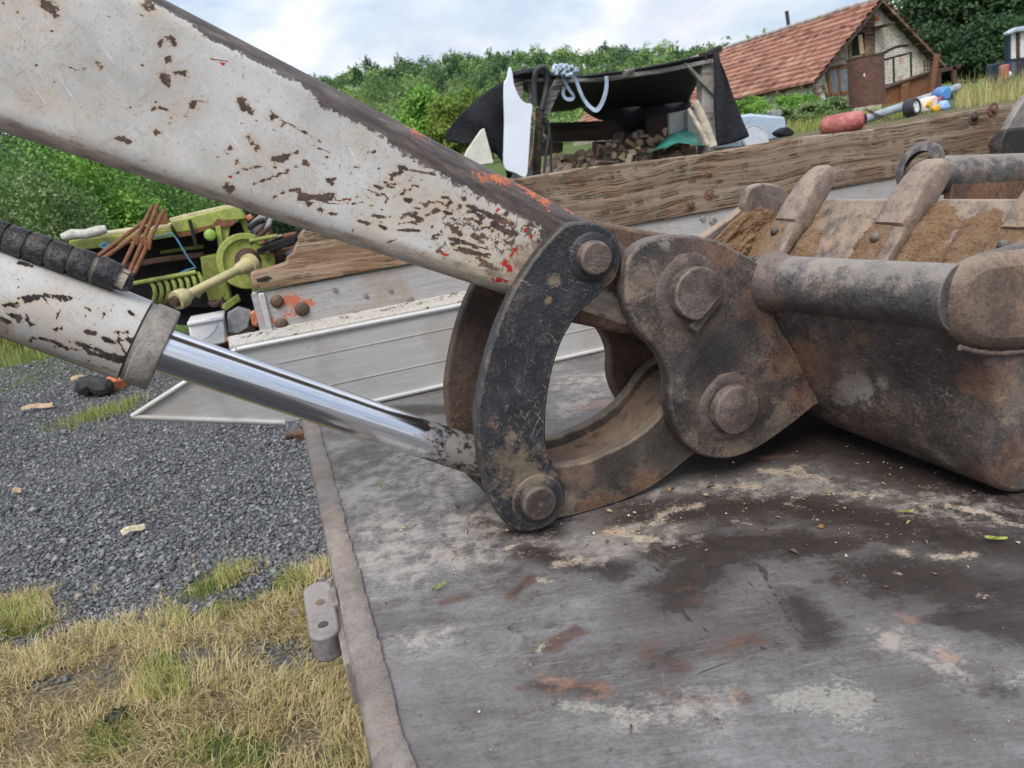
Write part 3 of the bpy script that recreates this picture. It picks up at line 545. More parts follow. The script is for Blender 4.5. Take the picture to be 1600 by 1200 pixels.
for i in range(NS):
    T, Bt = armpt(i/(NS-1)); d = T-Bt; h = np.linalg.norm(d); d = d/h; r = min(RC, h*.3)
    dent = 0
    for j, (k, q) in enumerate(prof):
        if k == 'f': y, z = YA0, r+(h-2*r)*q
        elif k == 'tc': a = q*math.pi/2; y, z = YA0+r-r*math.cos(a), h-r+r*math.sin(a)
        elif k == 't': y, z = YA0+r+(YA1-YA0-2*r)*q, h
        elif k == 'bc': a = q*math.pi/2; y, z = YA1-r+r*math.sin(a), h-r+r*math.cos(a)
        elif k == 'b': y, z = YA1, h-r-(h-2*r)*q
        elif k == 'bb': a = q*math.pi/2; y, z = YA1-r+r*math.cos(a), r-r*math.sin(a)
        elif k == 'u': y, z = YA1-r-(YA1-YA0-2*r)*q, 0
        else: a = q*math.pi/2; y, z = YA0+r-r*math.sin(a), r-r*math.cos(a)
        p2 = Bt+d*z; P[i, j] = (p2[0], y, p2[1])
st = MB(); npf = len(prof)
st.add(P.reshape(-1, 3), [(i*npf+j, i*npf+(j+1) % npf, (i+1)*npf+(j+1) % npf, (i+1)*npf+j) for i in range(NS-1) for j in range(npf)])
st.f.append(tuple(range(npf))); st.mi.append(0); st.f.append(tuple((NS-1)*npf+j for j in range(npf))); st.mi.append(0)
A3 = P.reshape(-1, 3); A2 = A3[:, [0, 2]]
def asx(marks): return strokes(A2, [PS(p, 1, YA0, r) for p, r in marks])
chips = [([(70, 5), (82, 16)], 8), ([(86, 22), (84, 26)], 5), ([(230, 6), (240, 12)], 9), ([(250, 70), (256, 64)], 5), ([(266, 60), (273, 70)], 4), ([(262, 55), (272, 62)], 3), ([(264, 90), (263, 97)], 4.5), ([(255, 122), (260, 127)], 7.5), ([(276, 114), (290, 114)], 4), ([(288, 117), (291, 120)], 4), ([(153, 98), (157, 103)], 4.5),
         ([(300, 160), (302, 168)], 4.5), ([(374, 155), (382, 165)], 6), ([(384, 165), (392, 176)], 5), ([(243, 206), (246, 207)], 5.5), ([(265, 193), (268, 202)], 3), ([(262, 172), (270, 180)], 2), ([(391, 215), (399, 230)], 7), ([(370, 250), (373, 258)], 4), ([(356, 294), (360, 298)], 7), ([(359, 228), (358, 233)], 2.5),
         ([(424, 178), (427, 186)], 5), ([(434, 183), (450, 193), (472, 205), (482, 210)], 1.8), ([(478, 207), (482, 211)], 3), ([(428, 250), (446, 247)], 5), ([(446, 245), (470, 235)], 1.8), ([(404, 285), (440, 270), (470, 257), (480, 256)], 1.6), ([(474, 250), (481, 258)], 3.5), ([(418, 312), (446, 300), (458, 296)], 1.7),
         ([(466, 298), (484, 318)], 4), ([(470, 310), (490, 308), (520, 306)], 5), ([(482, 315), (486, 322)], 4), ([(359, 276), (392, 262), (410, 260)], 1.8), ([(388, 290), (420, 280), (455, 268)], 1.4), ([(610, 280), (618, 270), (640, 265), (682, 274)], 1.6), ([(612, 272), (613, 277)], 3), ([(625, 262), (634, 262)], 4), ([(575, 297), (608, 280)], 1),
         ([(495, 312), (545, 313), (590, 298), (612, 280)], .9), ([(515, 318), (560, 318), (600, 300)], .9), ([(488, 317), (530, 312), (570, 305)], .8), ([(655, 318), (695, 315)], 1.4), ([(510, 282), (524, 280)], 3), ([(516, 285), (522, 289)], 3), ([(500, 328), (503, 329)], 4), ([(516, 334), (524, 334)], 3), ([(714, 326), (718, 324)], 5), ([(723, 310), (728, 312)], 3.5),
         ([(605, 211), (609, 214)], 3), ([(617, 219), (621, 222)], 4), ([(496, 218), (499, 220)], 3), ([(495, 231), (494, 232)], 2), ([(525, 207), (528, 205)], 2.5), ([(508, 260), (510, 262)], 2), ([(550, 270), (552, 280)], 2.5), ([(80, 48), (83, 50)], 3), ([(44, 54), (45, 55)], 1.5), ([(131, 104), (133, 110)], 1.3), ([(63, 190), (74, 160), (87, 126)], .9),
         ([(181, 211), (183, 220)], 2.5), ([(192, 216), (193, 219)], 3), ([(200, 217), (202, 222)], 3.5), ([(219, 248), (225, 250)], 1.6), ([(245, 160), (252, 170)], 2.5), ([(262, 172), (268, 186)], 1.6), ([(284, 177), (292, 182)], 2), ([(317, 158), (320, 159)], 3), ([(220, 100), (225, 102)], 2.5), ([(108, 105), (117, 116)], 1.2),
         ([(590, 352), (605, 358)], 2.5), ([(640, 336), (660, 344)], 3), ([(700, 350), (720, 366)], 4), ([(690, 330), (704, 334)], 3), ([(740, 300), (760, 308)], 3), ([(760, 335), (790, 345)], 5), ([(770, 350), (800, 366)], 5), ([(800, 350), (802, 400)], 3.5), ([(720, 390), (760, 400)], 4), ([(560, 345), (575, 350)], 3), ([(620, 350), (660, 345)], 1.6), ([(700, 372), (745, 385)], 3), ([(750, 405), (770, 420)], 3.5), ([(730, 322), (752, 330)], 3),
         ([(330, 250), (400, 220)], .8), ([(300, 90), (360, 96)], .8), ([(215, 20), (245, 45)], .7), ([(540, 180), (600, 220)], .8), ([(420, 200), (520, 240)], .7), ([(620, 310), (700, 250)], .7), ([(560, 250), (590, 225)], .7)]
for k in range(150):                                         # pin-prick chips over the face
    x = rng.uniform(-60, 800); y = rng.uniform(-60, 450); chips.append(([(x, y), (x+rng.normal(0, 4), y+rng.normal(0, 3))], rng.uniform(.8, 2.4)))
for k in range(190):                                         # small knocks crowding towards the pin end
    q = rng.uniform(0, 1)**.6; x = 520+q*340; y = 215+q*120+rng.uniform(0, 1)*(140-40*q)+20; an = rng.uniform(-.9, .3); l_ = rng.exponential(5); chips.append(([(x, y), (x+l_*math.cos(an), y+l_*math.sin(an))], rng.uniform(.8, 3.2)))
chip = asx(chips)
topl = [(270, 2), (400, 68), (540, 142), (700, 226), (820, 290), (960, 366)]
band = np.maximum(asx([([(200, -40), (270, -3), (330, 28)], 22), ([(330, 28), (420, 74), (520, 128)], 31), ([(520, 130), (640, 190)], 42), ([(640, 190), (760, 262), (900, 335)], 50), ([(-300, -310), (200, -40)], 14), ([(900, 340), (1020, 420)], 70)]), -3)
grime = np.maximum(asx([([(-400, 65), (0, 196), (297, 300), (620, 400)], 17), ([(620, 402), (760, 446)], 24), ([(830, 440), (1000, 480)], 60)]), np.where(np.abs(A3[:, 1]-.884) < .044, np.where(band < -.5, .6, -1), -3))
orange = asx([([(648, 200), (660, 212)], 12), ([(785, 276), (800, 284)], 13), ([(812, 284), (860, 318)], 9), ([(752, 272), (770, 276)], 6), ([(880, 318), (900, 330)], 6), ([(742, 268), (760, 282)], 5)])
red = asx([([(788, 412), (796, 420)], 6), ([(800, 400), (806, 390)], 4), ([(770, 436), (792, 440)], 4), ([(776, 328), (782, 326)], 4), ([(820, 362), (822, 358)], 3.5), ([(760, 372), (764, 368)], 2.5), ([(105, 210), (140, 219)], 2.4), ([(180, 236), (190, 238)], 2.2), ([(358, 276), (364, 274)], 2.5), ([(342, 98), (352, 100)], 2), ([(374, 117), (386, 118)], 2), ([(374, 188), (378, 194)], 1.8), ([(396, 188), (408, 190)], 1.6), ([(130, 104), (132, 108)], 1.4), ([(690, 396), (700, 400)], 2.5), ([(740, 424), (760, 432)], 3), ([(545, 312), (549, 314)], 3), ([(830, 372), (842, 340)], 2.5), ([(720, 412), (735, 418)], 2.5)])
wear = np.clip(sm(560, 900, 0)*0+sm(.12, .36, A3[:, 0])*.95, 0, 1)+strokes(A2, [PS([(640, 370), (800, 430)], 1, YA0, 55)]).clip(-1, 1)*.25
part('stick', st, PAINT, arm, 70, 0, dict(chip=chip, band=band, grime=grime, orange=orange, red=red, wear=wear))
ep1, ep2 = PY(1078, 456, .79), PY(1141, 636, .79)
PA, PB = PY(925, 402, .795), PY(840, 781, .795)
eb = MB().lathe([(.0, 0), (.055, 0), (.066, .004), (.068, .012), (.068, .09), (.066, .098), (.055, .102), (0, .102)], (ep1[0], .833, ep1[2]), (0, 1, 0), 40); part('end_boss', eb, RUSTST, arm, 40)
fil = MB().prism([(PA[0]-.035, .836, PA[2]-.075), (PA[0]+.05, .836, PA[2]-.11), (ep1[0]+.01, .836, ep1[2]-.066), (ep1[0]+.01, .836, ep1[2]+.066), (PA[0]+.02, .836, PA[2]+.04)], (0, .096, 0)); part('end_gusset', fil, RUSTST, arm, 40, .006)
# hydraulic cylinder
YC = .88
b0, b1 = PY(0, 450, YC), PY(253, 547, YC); ax = nrm(b1-b0); rb = .5*131*pxm(b1); rr = .5*70*pxm(b1)
up_ = nrm(np.cross(ax, (0, 1., 0))); up_ = up_ if up_[2] > 0 else -up_
nb = 130; ss = np.linspace(-.34, np.linalg.norm(b1-b0)-.028, nb); seg = 120
P = np.array([[b0+ax*s+rb*(math.cos(t)*up_+math.sin(t)*np.array((0, -1., 0))) for t in np.linspace(0, 2*math.pi, seg, endpoint=False)] for s in ss])
bar = MB(); bar.add(P.reshape(-1, 3), [(i*seg+j, i*seg+(j+1) % seg, (i+1)*seg+(j+1) % seg, (i+1)*seg+j) for i in range(nb-1) for j in range(seg)])
bar.f.append(tuple((nb-1)*seg+j for j in range(seg))); bar.mi.append(0)
C3 = P.reshape(-1, 3)
# each surface point measured along the axis and round the section
C2 = np.stack([(C3-b0) @ ax, np.arctan2(-(C3[:, 1]-YC), (C3-b0) @ up_)*rb], 1)
def cylpt(x, y):
    """photo point -> unrolled barrel coordinates (nearest hit on the barrel)"""
    d = CM @ np.array((x-800, y-600, FPX)); w0 = CAM-b0; dp = d-ax*(d @ ax); wp = w0-ax*(w0 @ ax)
    a_, b_, c_ = dp @ dp, 2*dp @ wp, wp @ wp-rb*rb; q = max(b_*b_-4*a_*c_, 0); t = (-b_-math.sqrt(q))/(2*a_); p = CAM+d*t
    return ((p-b0) @ ax, math.atan2(-(p[1]-YC), (p-b0) @ up_)*rb)
kpx = pxm(b0)
def cs(marks): return strokes(C2, [([cylpt(*q) for q in p], r*kpx) for p, r in marks])
cch = [([(30, 466), (60, 462), (112, 466)], 3), ([(40, 470), (70, 462)], 4), ([(5, 478), (28, 474)], 3), ([(2, 500), (12, 503)], 5), ([(18, 492), (30, 496)], 4), ([(42, 490), (48, 510)], 1.6), ([(32, 410), (50, 416)], 3.5), ([(28, 412), (29, 450)], 1), ([(70, 468), (84, 488)], 1), ([(85, 516), (95, 514)], 3.5), ([(130, 478), (140, 484)], 3), ([(134, 518), (146, 522)], 4),
       ([(160, 528), (180, 536), (190, 530)], 4), ([(180, 520), (200, 518)], 3), ([(205, 532), (235, 530)], 4), ([(200, 530), (206, 536)], 4), ([(202, 486), (208, 492)], 3), ([(120, 536), (150, 545)], 5), ([(140, 552), (180, 558)], 5), ([(90, 540), (110, 545)], 4), ([(170, 560), (215, 568)], 6), ([(60, 528), (90, 536)], 4), ([(210, 560), (225, 556)], 5), ([(130, 540), (180, 556), (230, 562)], 2.4), ([(190, 540), (200, 560)], 2.5),
       ([(212, 496), (225, 502)], 1.2), ([(150, 480), (165, 490), (158, 500)], .9), ([(140, 500), (152, 512)], 1), ([(95, 482), (88, 500)], .9), ([(170, 470), (180, 480), (165, 492)], .8), ([(10, 440), (40, 436)], .9)]
for k in range(110):
    x, y = rng.uniform(-60, 240), 0; y = 520+x*.38-rng.exponential(26)+20; cch.append(([(x, y), (x+rng.normal(4, 5), y+rng.normal(2, 3))], rng.uniform(.8, 2.6)))
cchip = cs(cch); cgr = cs([([(-300, 410), (0, 524), (120, 568), (225, 600)], 17), ([(-100, 440), (0, 515)], 20)])
cband = cs([([(-300, 425), (0, 533), (120, 578), (225, 608)], 13)]); no = np.full(len(C3), -3.)
cy = part('cylinder_barrel', bar, PAINTB, arm, 70, 0, dict(chip=cchip, band=cband, grime=cgr, orange=no, red=no, wear=np.full(len(C3), -.3)))
Lb = np.linalg.norm(b1-b0); ge = b0+ax*(Lb-.026)
gl = MB().lathe([(rb*.9, -.002), (rb*.965, 0), (rb*.965, .004), (rb*1.012, .0055), (rb*1.012, .0255), (rb*.985, .028), (rr*1.12, .028), (rr*1.1, .02)], ge, ax, 64); part('gland_collar', gl, m_steel('scuffed_collar', [(.16, .14, .12), (.30, .27, .24), (.44, .415, .38)], (.16, .11, .08), .42, .6, .7, (.2, .16, .12), .2, (.16, .13, .1), .6, metal=0), cy, 40)
e1 = np.array((PB[0], YC, PB[2])); r0 = ge+ax*.02; rd = e1-r0; rd_ = nrm(e1+np.array((-.0, 0, .01))-r0)
nr = 60; ssr = np.linspace(0, np.linalg.norm(rd)-.02, nr); rm_ = MB().tube([r0+rd_*s for s in ssr], rr, 48)
g_ = np.concatenate([np.repeat(sm(.45, .92, ssr/ssr[-1])*3.0-1.9, 48)])
part('piston_rod', rm_, CHROME, arm, 60, 0, dict(grime=g_))
eye = MB().lathe([(.02, 0), (.044, .001), (.047, .006), (.047, .084), (.044, .09), (.02, .091)], (PB[0], .836, PB[2]+.001), (0, 1, 0), 36)
jit = np.array(eye.v); 
part('rod_eye', eye, GREASE, arm, 50)
lump = MB(); q0 = e1-rd_*.035
for k in range(60):
    th = rng.uniform(0, 6.28); rad = rng.uniform(.3, 1)*rr*1.05; u2 = nrm(np.cross(rd_, (0, 1., 0))); c = q0+rd_*rng.uniform(-.012, .02)+rad*(math.cos(th)*u2+math.sin(th)*np.array((0, 1., 0))); s_ = rng.uniform(.004, .010)
    lump.lathe([(0, s_*.9), (s_*.7, s_*.6), (s_, 0), (s_*.6, -s_*.7), (0, -s_)], c, nrm(rng.normal(0, 1, 3)), 7)
part('grease_cake', lump, GREASE, arm, 80)
# hose with cut rubber sleeves lying on the barrel
hp = crom([PY(x, y, .862) for x, y in [(-330, 238), (-200, 292), (-60, 346), (0, 369), (40, 383), (80, 397), (120, 410), (160, 424), (198, 440)]], 4, False)
ho = part('hydraulic_hose', MB().tube(hp, .0120, 16), HOSE, arm, 60)
def along(px0, px1, r0_, r1_):
    xs_ = np.linspace(px0, px1, 7); c = [(-330, 238), (-200, 292), (-60, 346), (0, 369), (40, 383), (80, 397), (120, 410), (160, 424), (198, 440)]
    ys_ = np.interp(xs_, [q[0] for q in c], [q[1] for q in c]); return MB().tube([PY(x, y, .862) for x, y in zip(xs_, ys_)], np.array([r0_*.97, r0_, r0_, r0_, r1_, r1_, r1_*.97]), 18)
for q0_, q1_ in [(-130, -98), (-94, -62), (-58, -27), (-23, 8), (12, 41), (45, 74), (79, 108), (114, 143)]: part('rubber_sleeve', along(q0_, q1_, .0155, .0160), RUBBER, ho, 45)
part('rubber_sleeve', along(151, 184, .0155, .0150), RUBBER, ho, 45)
part('rubber_flap', MB().slab([(150, 446), (176, 418), (208, 431), (204, 454), (196, 456)], .853, .012), RUBBER, ho, 40, .002)
# tipping links
LO = [(881, 353), (911, 347), (937, 351), (958, 364), (970, 389), (969, 420), (957, 442), (929, 467), (903, 493), (881, 528), (868, 563), (859, 602), (854, 641), (853, 680), (857, 714), (872, 740), (883, 771), (881, 794), (868, 814), (846, 827), (820, 831), (799, 825), (781, 808), (764, 777), (753, 736), (747, 693), (745, 649), (752, 602), (762, 558), (777, 511), (796, 467), (818, 428), (846, 389)]
lo = crom([PY(x, y, .795) for x, y in LO], 4)
part('link_plate', MB().prism(lo, (0, .02, 0)), BLACKST, arm, 35, .0028)
far = lo.copy(); far[:, 1] = .946; part('link_plate', MB().prism(far, (0, .02, 0)), m_steel('rusty_link_steel', [(.035, .025, .02), (.075, .05, .04), (.13, .085, .065)], (.16, .08, .04), .6, .7, .2, (.26, .19, .13), .3, (.27, .19, .13), .7), arm, 35, .0028, label='rusty brown far link plate')
def pin(x, y, r, Y, h=.012, hole=True, mat=None, par=None, name='link_pin', cut=None):
    p = PY(x, y, Y); k = pxm(p); r_ = r*k
    pr = [(0, h-.0006), (.0018, h-.0006), (.002, h)] if hole else [(0, h)]
    pr += [(r_*.86, h), (r_*.97, h-.0016), (r_, h-.004), (r_, -.01)]
    return part(name, MB().lathe(pr, p, (0, -1, 0), 40), mat or PINST, par or arm, 32)
part('pin_washer', MB().lathe([(.01, .0025), (38*pxm(PB), .0025), (42*pxm(PB), .001), (43*pxm(PB), -.002)], (PB[0], .795, PB[2]), (0, -1, 0), 40), BLACKST, arm, 40)
part('pin_washer', MB().lathe([(.01, .002), (36*pxm(PA), .002), (39*pxm(PA), .0005), (40*pxm(PA), -.002)], (PA[0], .795, PA[2]), (0, -1, 0), 40), BLACKST, arm, 40)
pin(924, 402, 26.5, .795, .016); pin(837, 780, 28, .795, .016)
for q in (PA, PB): part('link_pin', MB().tube([(q[0], .79, q[2]), (q[0], .975, q[2])], .017, 24), PINST, arm, 40)
# curved lower link (two side plates with a web between)
UP = [(.245, .094), (.27, .080), (.292, .0735), (.325, .071), (.36, .0755), (.395, .084), (.425, .098), (.45, .118), (.472, .138), (.50, .150), (.53, .150)]
LW = [(.565, .11), (.56, .075), (.53, .055), (.50, .046), (.47, .034), (.44, .019), (.40, .006), (.355, .001), (.30, .001), (.262, .006), (.235, .018), (.214, .045), (.222, .078)]
ol = crom([(x, .818, z) for x, z in UP+LW], 3)
part('lower_link', MB().prism(ol, (0, .018, 0)), HLST, arm, 35, .0025)
o2 = ol.copy(); o2[:, 1] = .922; part('lower_link', MB().prism(o2, (0, .018, 0)), HLST, arm, 35, .0025)
uc = crom([(x, 0, z-.020) for x, z in UP], 4, False); wv = MB().grid(np.array([[(p[0], .8365, p[2]+.006), (p[0], .845, p[2]), (p[0], .88, p[2]-.002), (p[0], .913, p[2]), (p[0], .9215, p[2]+.006)] for p in uc])); part('link_web', wv, RUSTST, arm, 60)

# ================================================================ bucket
bk = thing('digger_bucket', 'rusty brown steel digger bucket with teeth, ears and clay stuck inside, lying on truck bed', 'bucket', (.75, .88, 0))
EO = [(981, 407), (998, 385), (1024, 372), (1059, 367), (1093, 369), (1128, 379), (1158, 395), (1185, 412), (1200, 450), (1215, 500), (1242, 552), (1268, 600), (1277, 628), (1256, 649), (1225, 673), (1190, 697), (1158, 712), (1128, 717), (1098, 712), (1076, 697), (1058, 670), (1048, 643), (1046, 619), (1047, 597), (1041, 571), (1028, 548), (1006, 526), (989, 502), (979, 472), (977, 437)]
eo = crom([PY(x, y, .785) for x, y in EO], 4)
part('bucket_ear', MB().prism(eo, (0, .026, 0)), EARST, bk, 35, .0035)
ef = eo.copy(); ef[:, 1] = .95; part('bucket_ear', MB().prism(ef, (0, .026, 0)), RUSTST, bk, 35, .0035)
def ringw(x, y, r1, r2, Y, name, mat, h=.0028):
    p = PY(x, y, Y); k = pxm(p); pr = []; m_ = MB()
    m_.lathe([(r1*k, h), (r1*k*1.06, h+.001), (r2*k*.85, h*.8), (r2*k*.96, h*.35), (r2*k, -.001)], p, (0, -1, 0), 48); v = np.array(m_.v)
    a = np.arctan2(v[:, 2]-p[2], v[:, 0]-p[0]); rad = np.hypot(v[:, 2]-p[2], v[:, 0]-p[0]); f = 1+.16*(fbm(a*2.2+9, rad*0, 5)-.5)*(rad > r1*k*1.2); v[:, 0] = p[0]+(v[:, 0]-p[0])*f; v[:, 2] = p[2]+(v[:, 2]-p[2])*f; m_.v = [tuple(q) for q in v]
    return part(name, m_, mat, bk, 60)
BOSS = m_steel('rusty_boss', [(.05, .036, .033), (.10, .075, .066), (.16, .125, .11)], (.17, .095, .06), .5, .6, .25, (.28, .21, .15), .3, (.26, .2, .15), .4, scale=1.4)
ringw(1078, 457, 40, 62, .785, 'pin_boss', BOSS); ringw(1139, 636, 38, 56, .785, 'pin_boss', BOSS)
# upper pin with a flat cut for its keeper
p = PY(1078, 456, .785); k = pxm(p); r_ = 41*k; ch = []
for t in np.linspace(0, 2*math.pi, 64, endpoint=False):
    x, z = math.cos(t)*r_, math.sin(t)*r_; dq = x*.62-z*.78                     # cut on the lower right
    if dq > r_*.80: e_ = dq-r_*.80; x -= e_*.62; z += e_*.78
    ch.append(p+np.array((x, -.021, z)))
part('bucket_pin', MB().prism(ch, (0, .03, 0)), PINST, bk, 30, .002)
kq = PY(1098, 484, .785); part('keeper_bar', MB().bar(kq+np.array((-.03, -.008, -.026))*.75, kq+np.array((.022, -.008, .021))*.75, .014, .014, (0, 1, 0)), BOSS, bk, 30, .002)
pin(1141, 636, 38.5, .785, .018, False, PINST, bk, 'bucket_pin')
for q in (ep1, ep2): part('bucket_pin', MB().tube([(q[0], .79, q[2]), (q[0], .985, q[2])], .027, 28), PINST, bk, 40)
# shell: sheet bent round from the tube over the heel to the lip
SP = [(.588, .236), (.600, .205), (.625, .150), (.655, .090), (.70, .034), (.748, .006), (.79, .003), (.82, .03), (.834, .09), (.845, .16), (.864, .215), (.900, .262), (.926, .296)]
sp = crom([(x, 0, z) for x, z in SP], 5, False); yb0, yb1 = .575, 1.19
def normals2(c):
    t = np.gradient(c, axis=0); nn = np.stack([t[:, 2], 0*t[:, 0], -t[:, 0]], 1); return nn/np.linalg.norm(nn, axis=1)[:, None]
inn = sp-normals2(sp)*np.where(np.arange(len(sp)) < 0, 0, -.010)[:, None]
ysv = np.linspace(yb0, yb1, 40)
def skew(x, y, z): return x+(.082*float(sm(.0, .15, z))*max(0, .785-y)/.21 if x < .775 else 0)
def sheet(c): return np.array([[(skew(q[0], y, q[2]), y, q[2]) for y in ysv] for q in c])
sh = MB(); sh.grid(sheet(sp)); i0 = len(sh.v); sh.grid(sheet(sp+normals2(sp)*-.012))
n1_, n2_ = len(sp), len(ysv)
for i in range(n1_-1):
    for j in (0, n2_-1): sh.f.append((i*n2_+j, (i+1)*n2_+j, i0+(i+1)*n2_+j, i0+i*n2_+j)); sh.mi.append(0)
for j in range(n2_-1):
    for i in (0, n1_-1): sh.f.append((i*n2_+j, i*n2_+j+1, i0+i*n2_+j+1, i0+i*n2_+j)); sh.mi.append(0)
part('bucket_shell', sh, SHELLST, bk, 50)
lpl = MB(); lc = [q for q in sp if q[0] > .84]; nl = np.array([-(.82), 0, .57])
lpl.prism([(.846, yb0, .13), (.858, yb0, .126), (.894, yb0, .226), (.938, yb0, .318), (.944, yb0, .336), (.930, yb0, .343), (.921, yb0, .335), (.878, yb0, .24)], (0, yb1-yb0, 0)); lpl.v = []; lpl.f = []; lpl.mi = []; lpl.prism([(.827, yb0+.02, .204), (.852, yb0+.02, .19), (.930, yb0+.02, .288), (.938, yb0+.02, .300), (.930, yb0+.02, .314), (.917, yb0+.02, .314)], (0, yb1-yb0-.04, 0)); part('bucket_lip', lpl, LIPST, bk, 40, .003)
for yv, nm in ((yb0, 0), (yb1-.016, 1)):
    so_ = [(skew(q[0], yv, q[2]), yv, q[2]) for q in sp]
    tops_ = [(.915, yv, .318), (.87, yv, .308), (.80, yv, .298), (.72, yv, .292), (.70, yv, .292), (.675, yv, .280), (.668, yv, .255)] if nm == 0 else [(.93, yv, .310), (.905, yv, .335), (.872, yv, .336), (.846, yv, .322), (.80, yv, .298), (.745, yv, .276), (.66, yv, .262), (.60, yv, .262)]
    part('side_plate', MB().prism([tuple(np.array(q)+np.array((0, -.006 if nm == 0 else 0, 0))) for q in so_+tops_], (0, .022, 0)), LIPST if nm else SHELLST, bk, 40, .004 if nm else .010)
# side cutter ear on the far plate
part('side_cutter', MB().slab([(1163, 330), (1166, 306), (1176, 291), (1195, 286), (1218, 290), (1234, 304), (1241, 322), (1240, 345), (1180, 352)], 1.165, .02, smooth=3), LIPST, bk, 40, .004)
# torque tube and its rounded end cap
t0, t1 = np.array((.598, .805, .2565)), np.array((.655, .57, .2545)); rt = .0345
tb = MB().tube([t0+(t1-t0)*s for s in np.linspace(0, 1, 24)], rt, 40); part('torque_tube', tb, TUBEST, bk, 50)
part('torque_tube', MB().tube([(.594, .97, .2565), (.594, 1.18, .2565)], rt, 32), TUBEST, bk, 50)
part('weld_collar', MB().lathe([(rt, -.012), (rt*1.12, -.005), (rt*1.20, .004), (rt*1.12, .01), (rt*1.02, .022), (rt, .03)], t0+nrm(t1-t0)*.01, nrm(t1-t0), 40), BOSS, bk, 60)
capo = crom([PY(x, y, .556) for x, y in [(1500, 520), (1494, 488), (1496, 455), (1508, 427), (1528, 408), (1556, 398), (1605, 392), (1680, 376), (1760, 370), (1760, 530), (1680, 540), (1600, 546), (1550, 548), (1520, 540)]], 4)
part('end_cap', MB().prism(capo, (0, .03, 0)), m_steel('clay_smeared_cap', [(.075, .048, .034), (.14, .097, .072), (.22, .168, .135)], (.22, .12, .06), .5, .6, .3, (.33, .25, .18), .3, (.22, .16, .12), .2), bk, 40, .014)
def weldseam(path, r=.006):
    path = crom(path, 14, False); rr_ = [r*(.8+.35*vnoise(i*.7, 0, 8)) for i in range(len(path))]; return MB().tube(path, rr_, 8)
part('weld_seam', weldseam([PY(x, y, .7885) for x, y in [(1192, 440), (1205, 500), (1238, 552), (1264, 600), (1274, 630)]], .0045), BOSS, bk, 80)
part('weld_seam', weldseam([PY(x, y, .566) for x, y in [(1500, 543), (1550, 552), (1620, 548), (1700, 542)]], .003), BOSS, bk, 80)
# teeth on adapters, each with two bolts
def tooth(y):
    T = MB(); a = np.array((.815, y, .190)); b = np.array((.954, y, .359)); t = nrm(b-a); s = np.array((0, 1., 0)); n_ = np.cross(s, t); n_ = n_ if n_[0] < 0 else -n_
    secs = []
    for q, wd, th, off in [(0, .016, .010, .018), (.15, .02, .016, .018), (.40, .026, .022, .018), (.455, .040, .026, .017), (.47, .060, .040, .016), (.56, .061, .042, .016), (.66, .056, .042, .017), (.82, .052, .040, .015), (.93, .047, .034, .012), (.985, .038, .024, .010), (1.0, .022, .012, .009)]:
        c = a+(b-a)*q+n_*off; sh_ = .016 if q < .42 else (.010 if q < .46 else 0); ring_ = []
        for k in range(16):
            an = 2*math.pi*k/16; cx, cy_ = math.cos(an), math.sin(an); e = 5.5
            x = math.copysign(abs(cx)**(2/e), cx)*wd/2; yv = math.copysign(abs(cy_)**(2/e), cy_)*th/2
            ring_.append(c+s*(x-sh_)+n_*yv)
        secs.append(ring_)
    G = np.array(secs); ns, nk = G.shape[:2]
    T.add(G.reshape(-1, 3), [(i*nk+j, i*nk+(j+1) % nk, (i+1)*nk+(j+1) % nk, (i+1)*nk+j) for i in range(ns-1) for j in range(nk)]); T.f += [tuple(range(nk)), tuple((ns-1)*nk+j for j in range(nk))]; T.mi += [0, 0]
    to = part('tooth', T, TOOTHST, bk, 50)
    ad = MB(); c0_ = a+(b-a)*.05+n_*.014; c1_ = a+(b-a)*.50+n_*.017
    ad.bar(c0_+s*.020, c1_+s*.012, .046, .030, n_); part('adapter', ad, SOIL, to, 40, .006)
    ring2 = [a+(b-a)*(.49+.05*math.sin(v))+n_*.037+s*(.004+.024*math.cos(v)) for v in np.linspace(.1, math.pi-.1, 12)]
    for q, oy in ((.36, .010), (.10, .016)):
        part('bolt_head', MB().lathe([(0, .008), (.005, .007), (.0075, .004), (.008, -.003)], a+(b-a)*q+n_*.031+s*oy, n_, 14), PINST, to, 60)
for y in (1.09, .862, .660): tooth(y)
# clay caked on the inside of the lip
uu = np.linspace(0, 1, 90); vv = np.linspace(.60, 1.176, 150); U, Vv = np.meshgrid(uu, vv, indexing='ij')
bx_, bz_ = .827+(.917-.827)*U, .204+(.314-.204)*U
hgt = np.full(U.shape, -.3)
for yc, sg, um, am in ((1.15, .06, .9, 1.), (1.10, .04, 1.0, .9), (1.045, .022, .75, .8), (.905, .03, .8, .9), (.862, .04, .95, .8), (.82, .03, 1.05, 1.1), (.775, .03, .6, .9), (.745, .025, .95, 1.1), (.69, .03, .9, 1.), (.65, .03, .7, .9), (.95, .05, .30, .7)):
    hgt = np.maximum(hgt, am*np.exp(-((Vv-yc)/sg)**2)*(1-sm(um-.45, um+.1, U))-.22)
hgt = hgt+.55*(fbm(U*9, Vv*26, 3, 5)-.5)+.12*(vnoise(U*60, Vv*190, 9)-.5)
keep = hgt > 0; H_ = np.clip(hgt, -.05, .9)*.022
G = np.stack([bx_-.775*H_, Vv, bz_+.633*H_], 2); so2 = MB(); nu, nv = U.shape
ff = [(i*nv+j, i*nv+j+1, (i+1)*nv+j+1, (i+1)*nv+j) for i in range(nu-1) for j in range(nv-1) if keep[i, j] or keep[i+1, j] or keep[i, j+1] or keep[i+1, j+1]]
so2.add(G.reshape(-1, 3), ff); part('caked_clay', so2, SOIL, bk, 80)
U2, V2 = np.meshgrid(np.linspace(0, 1, 50), np.linspace(0, 1, 40), indexing='ij')
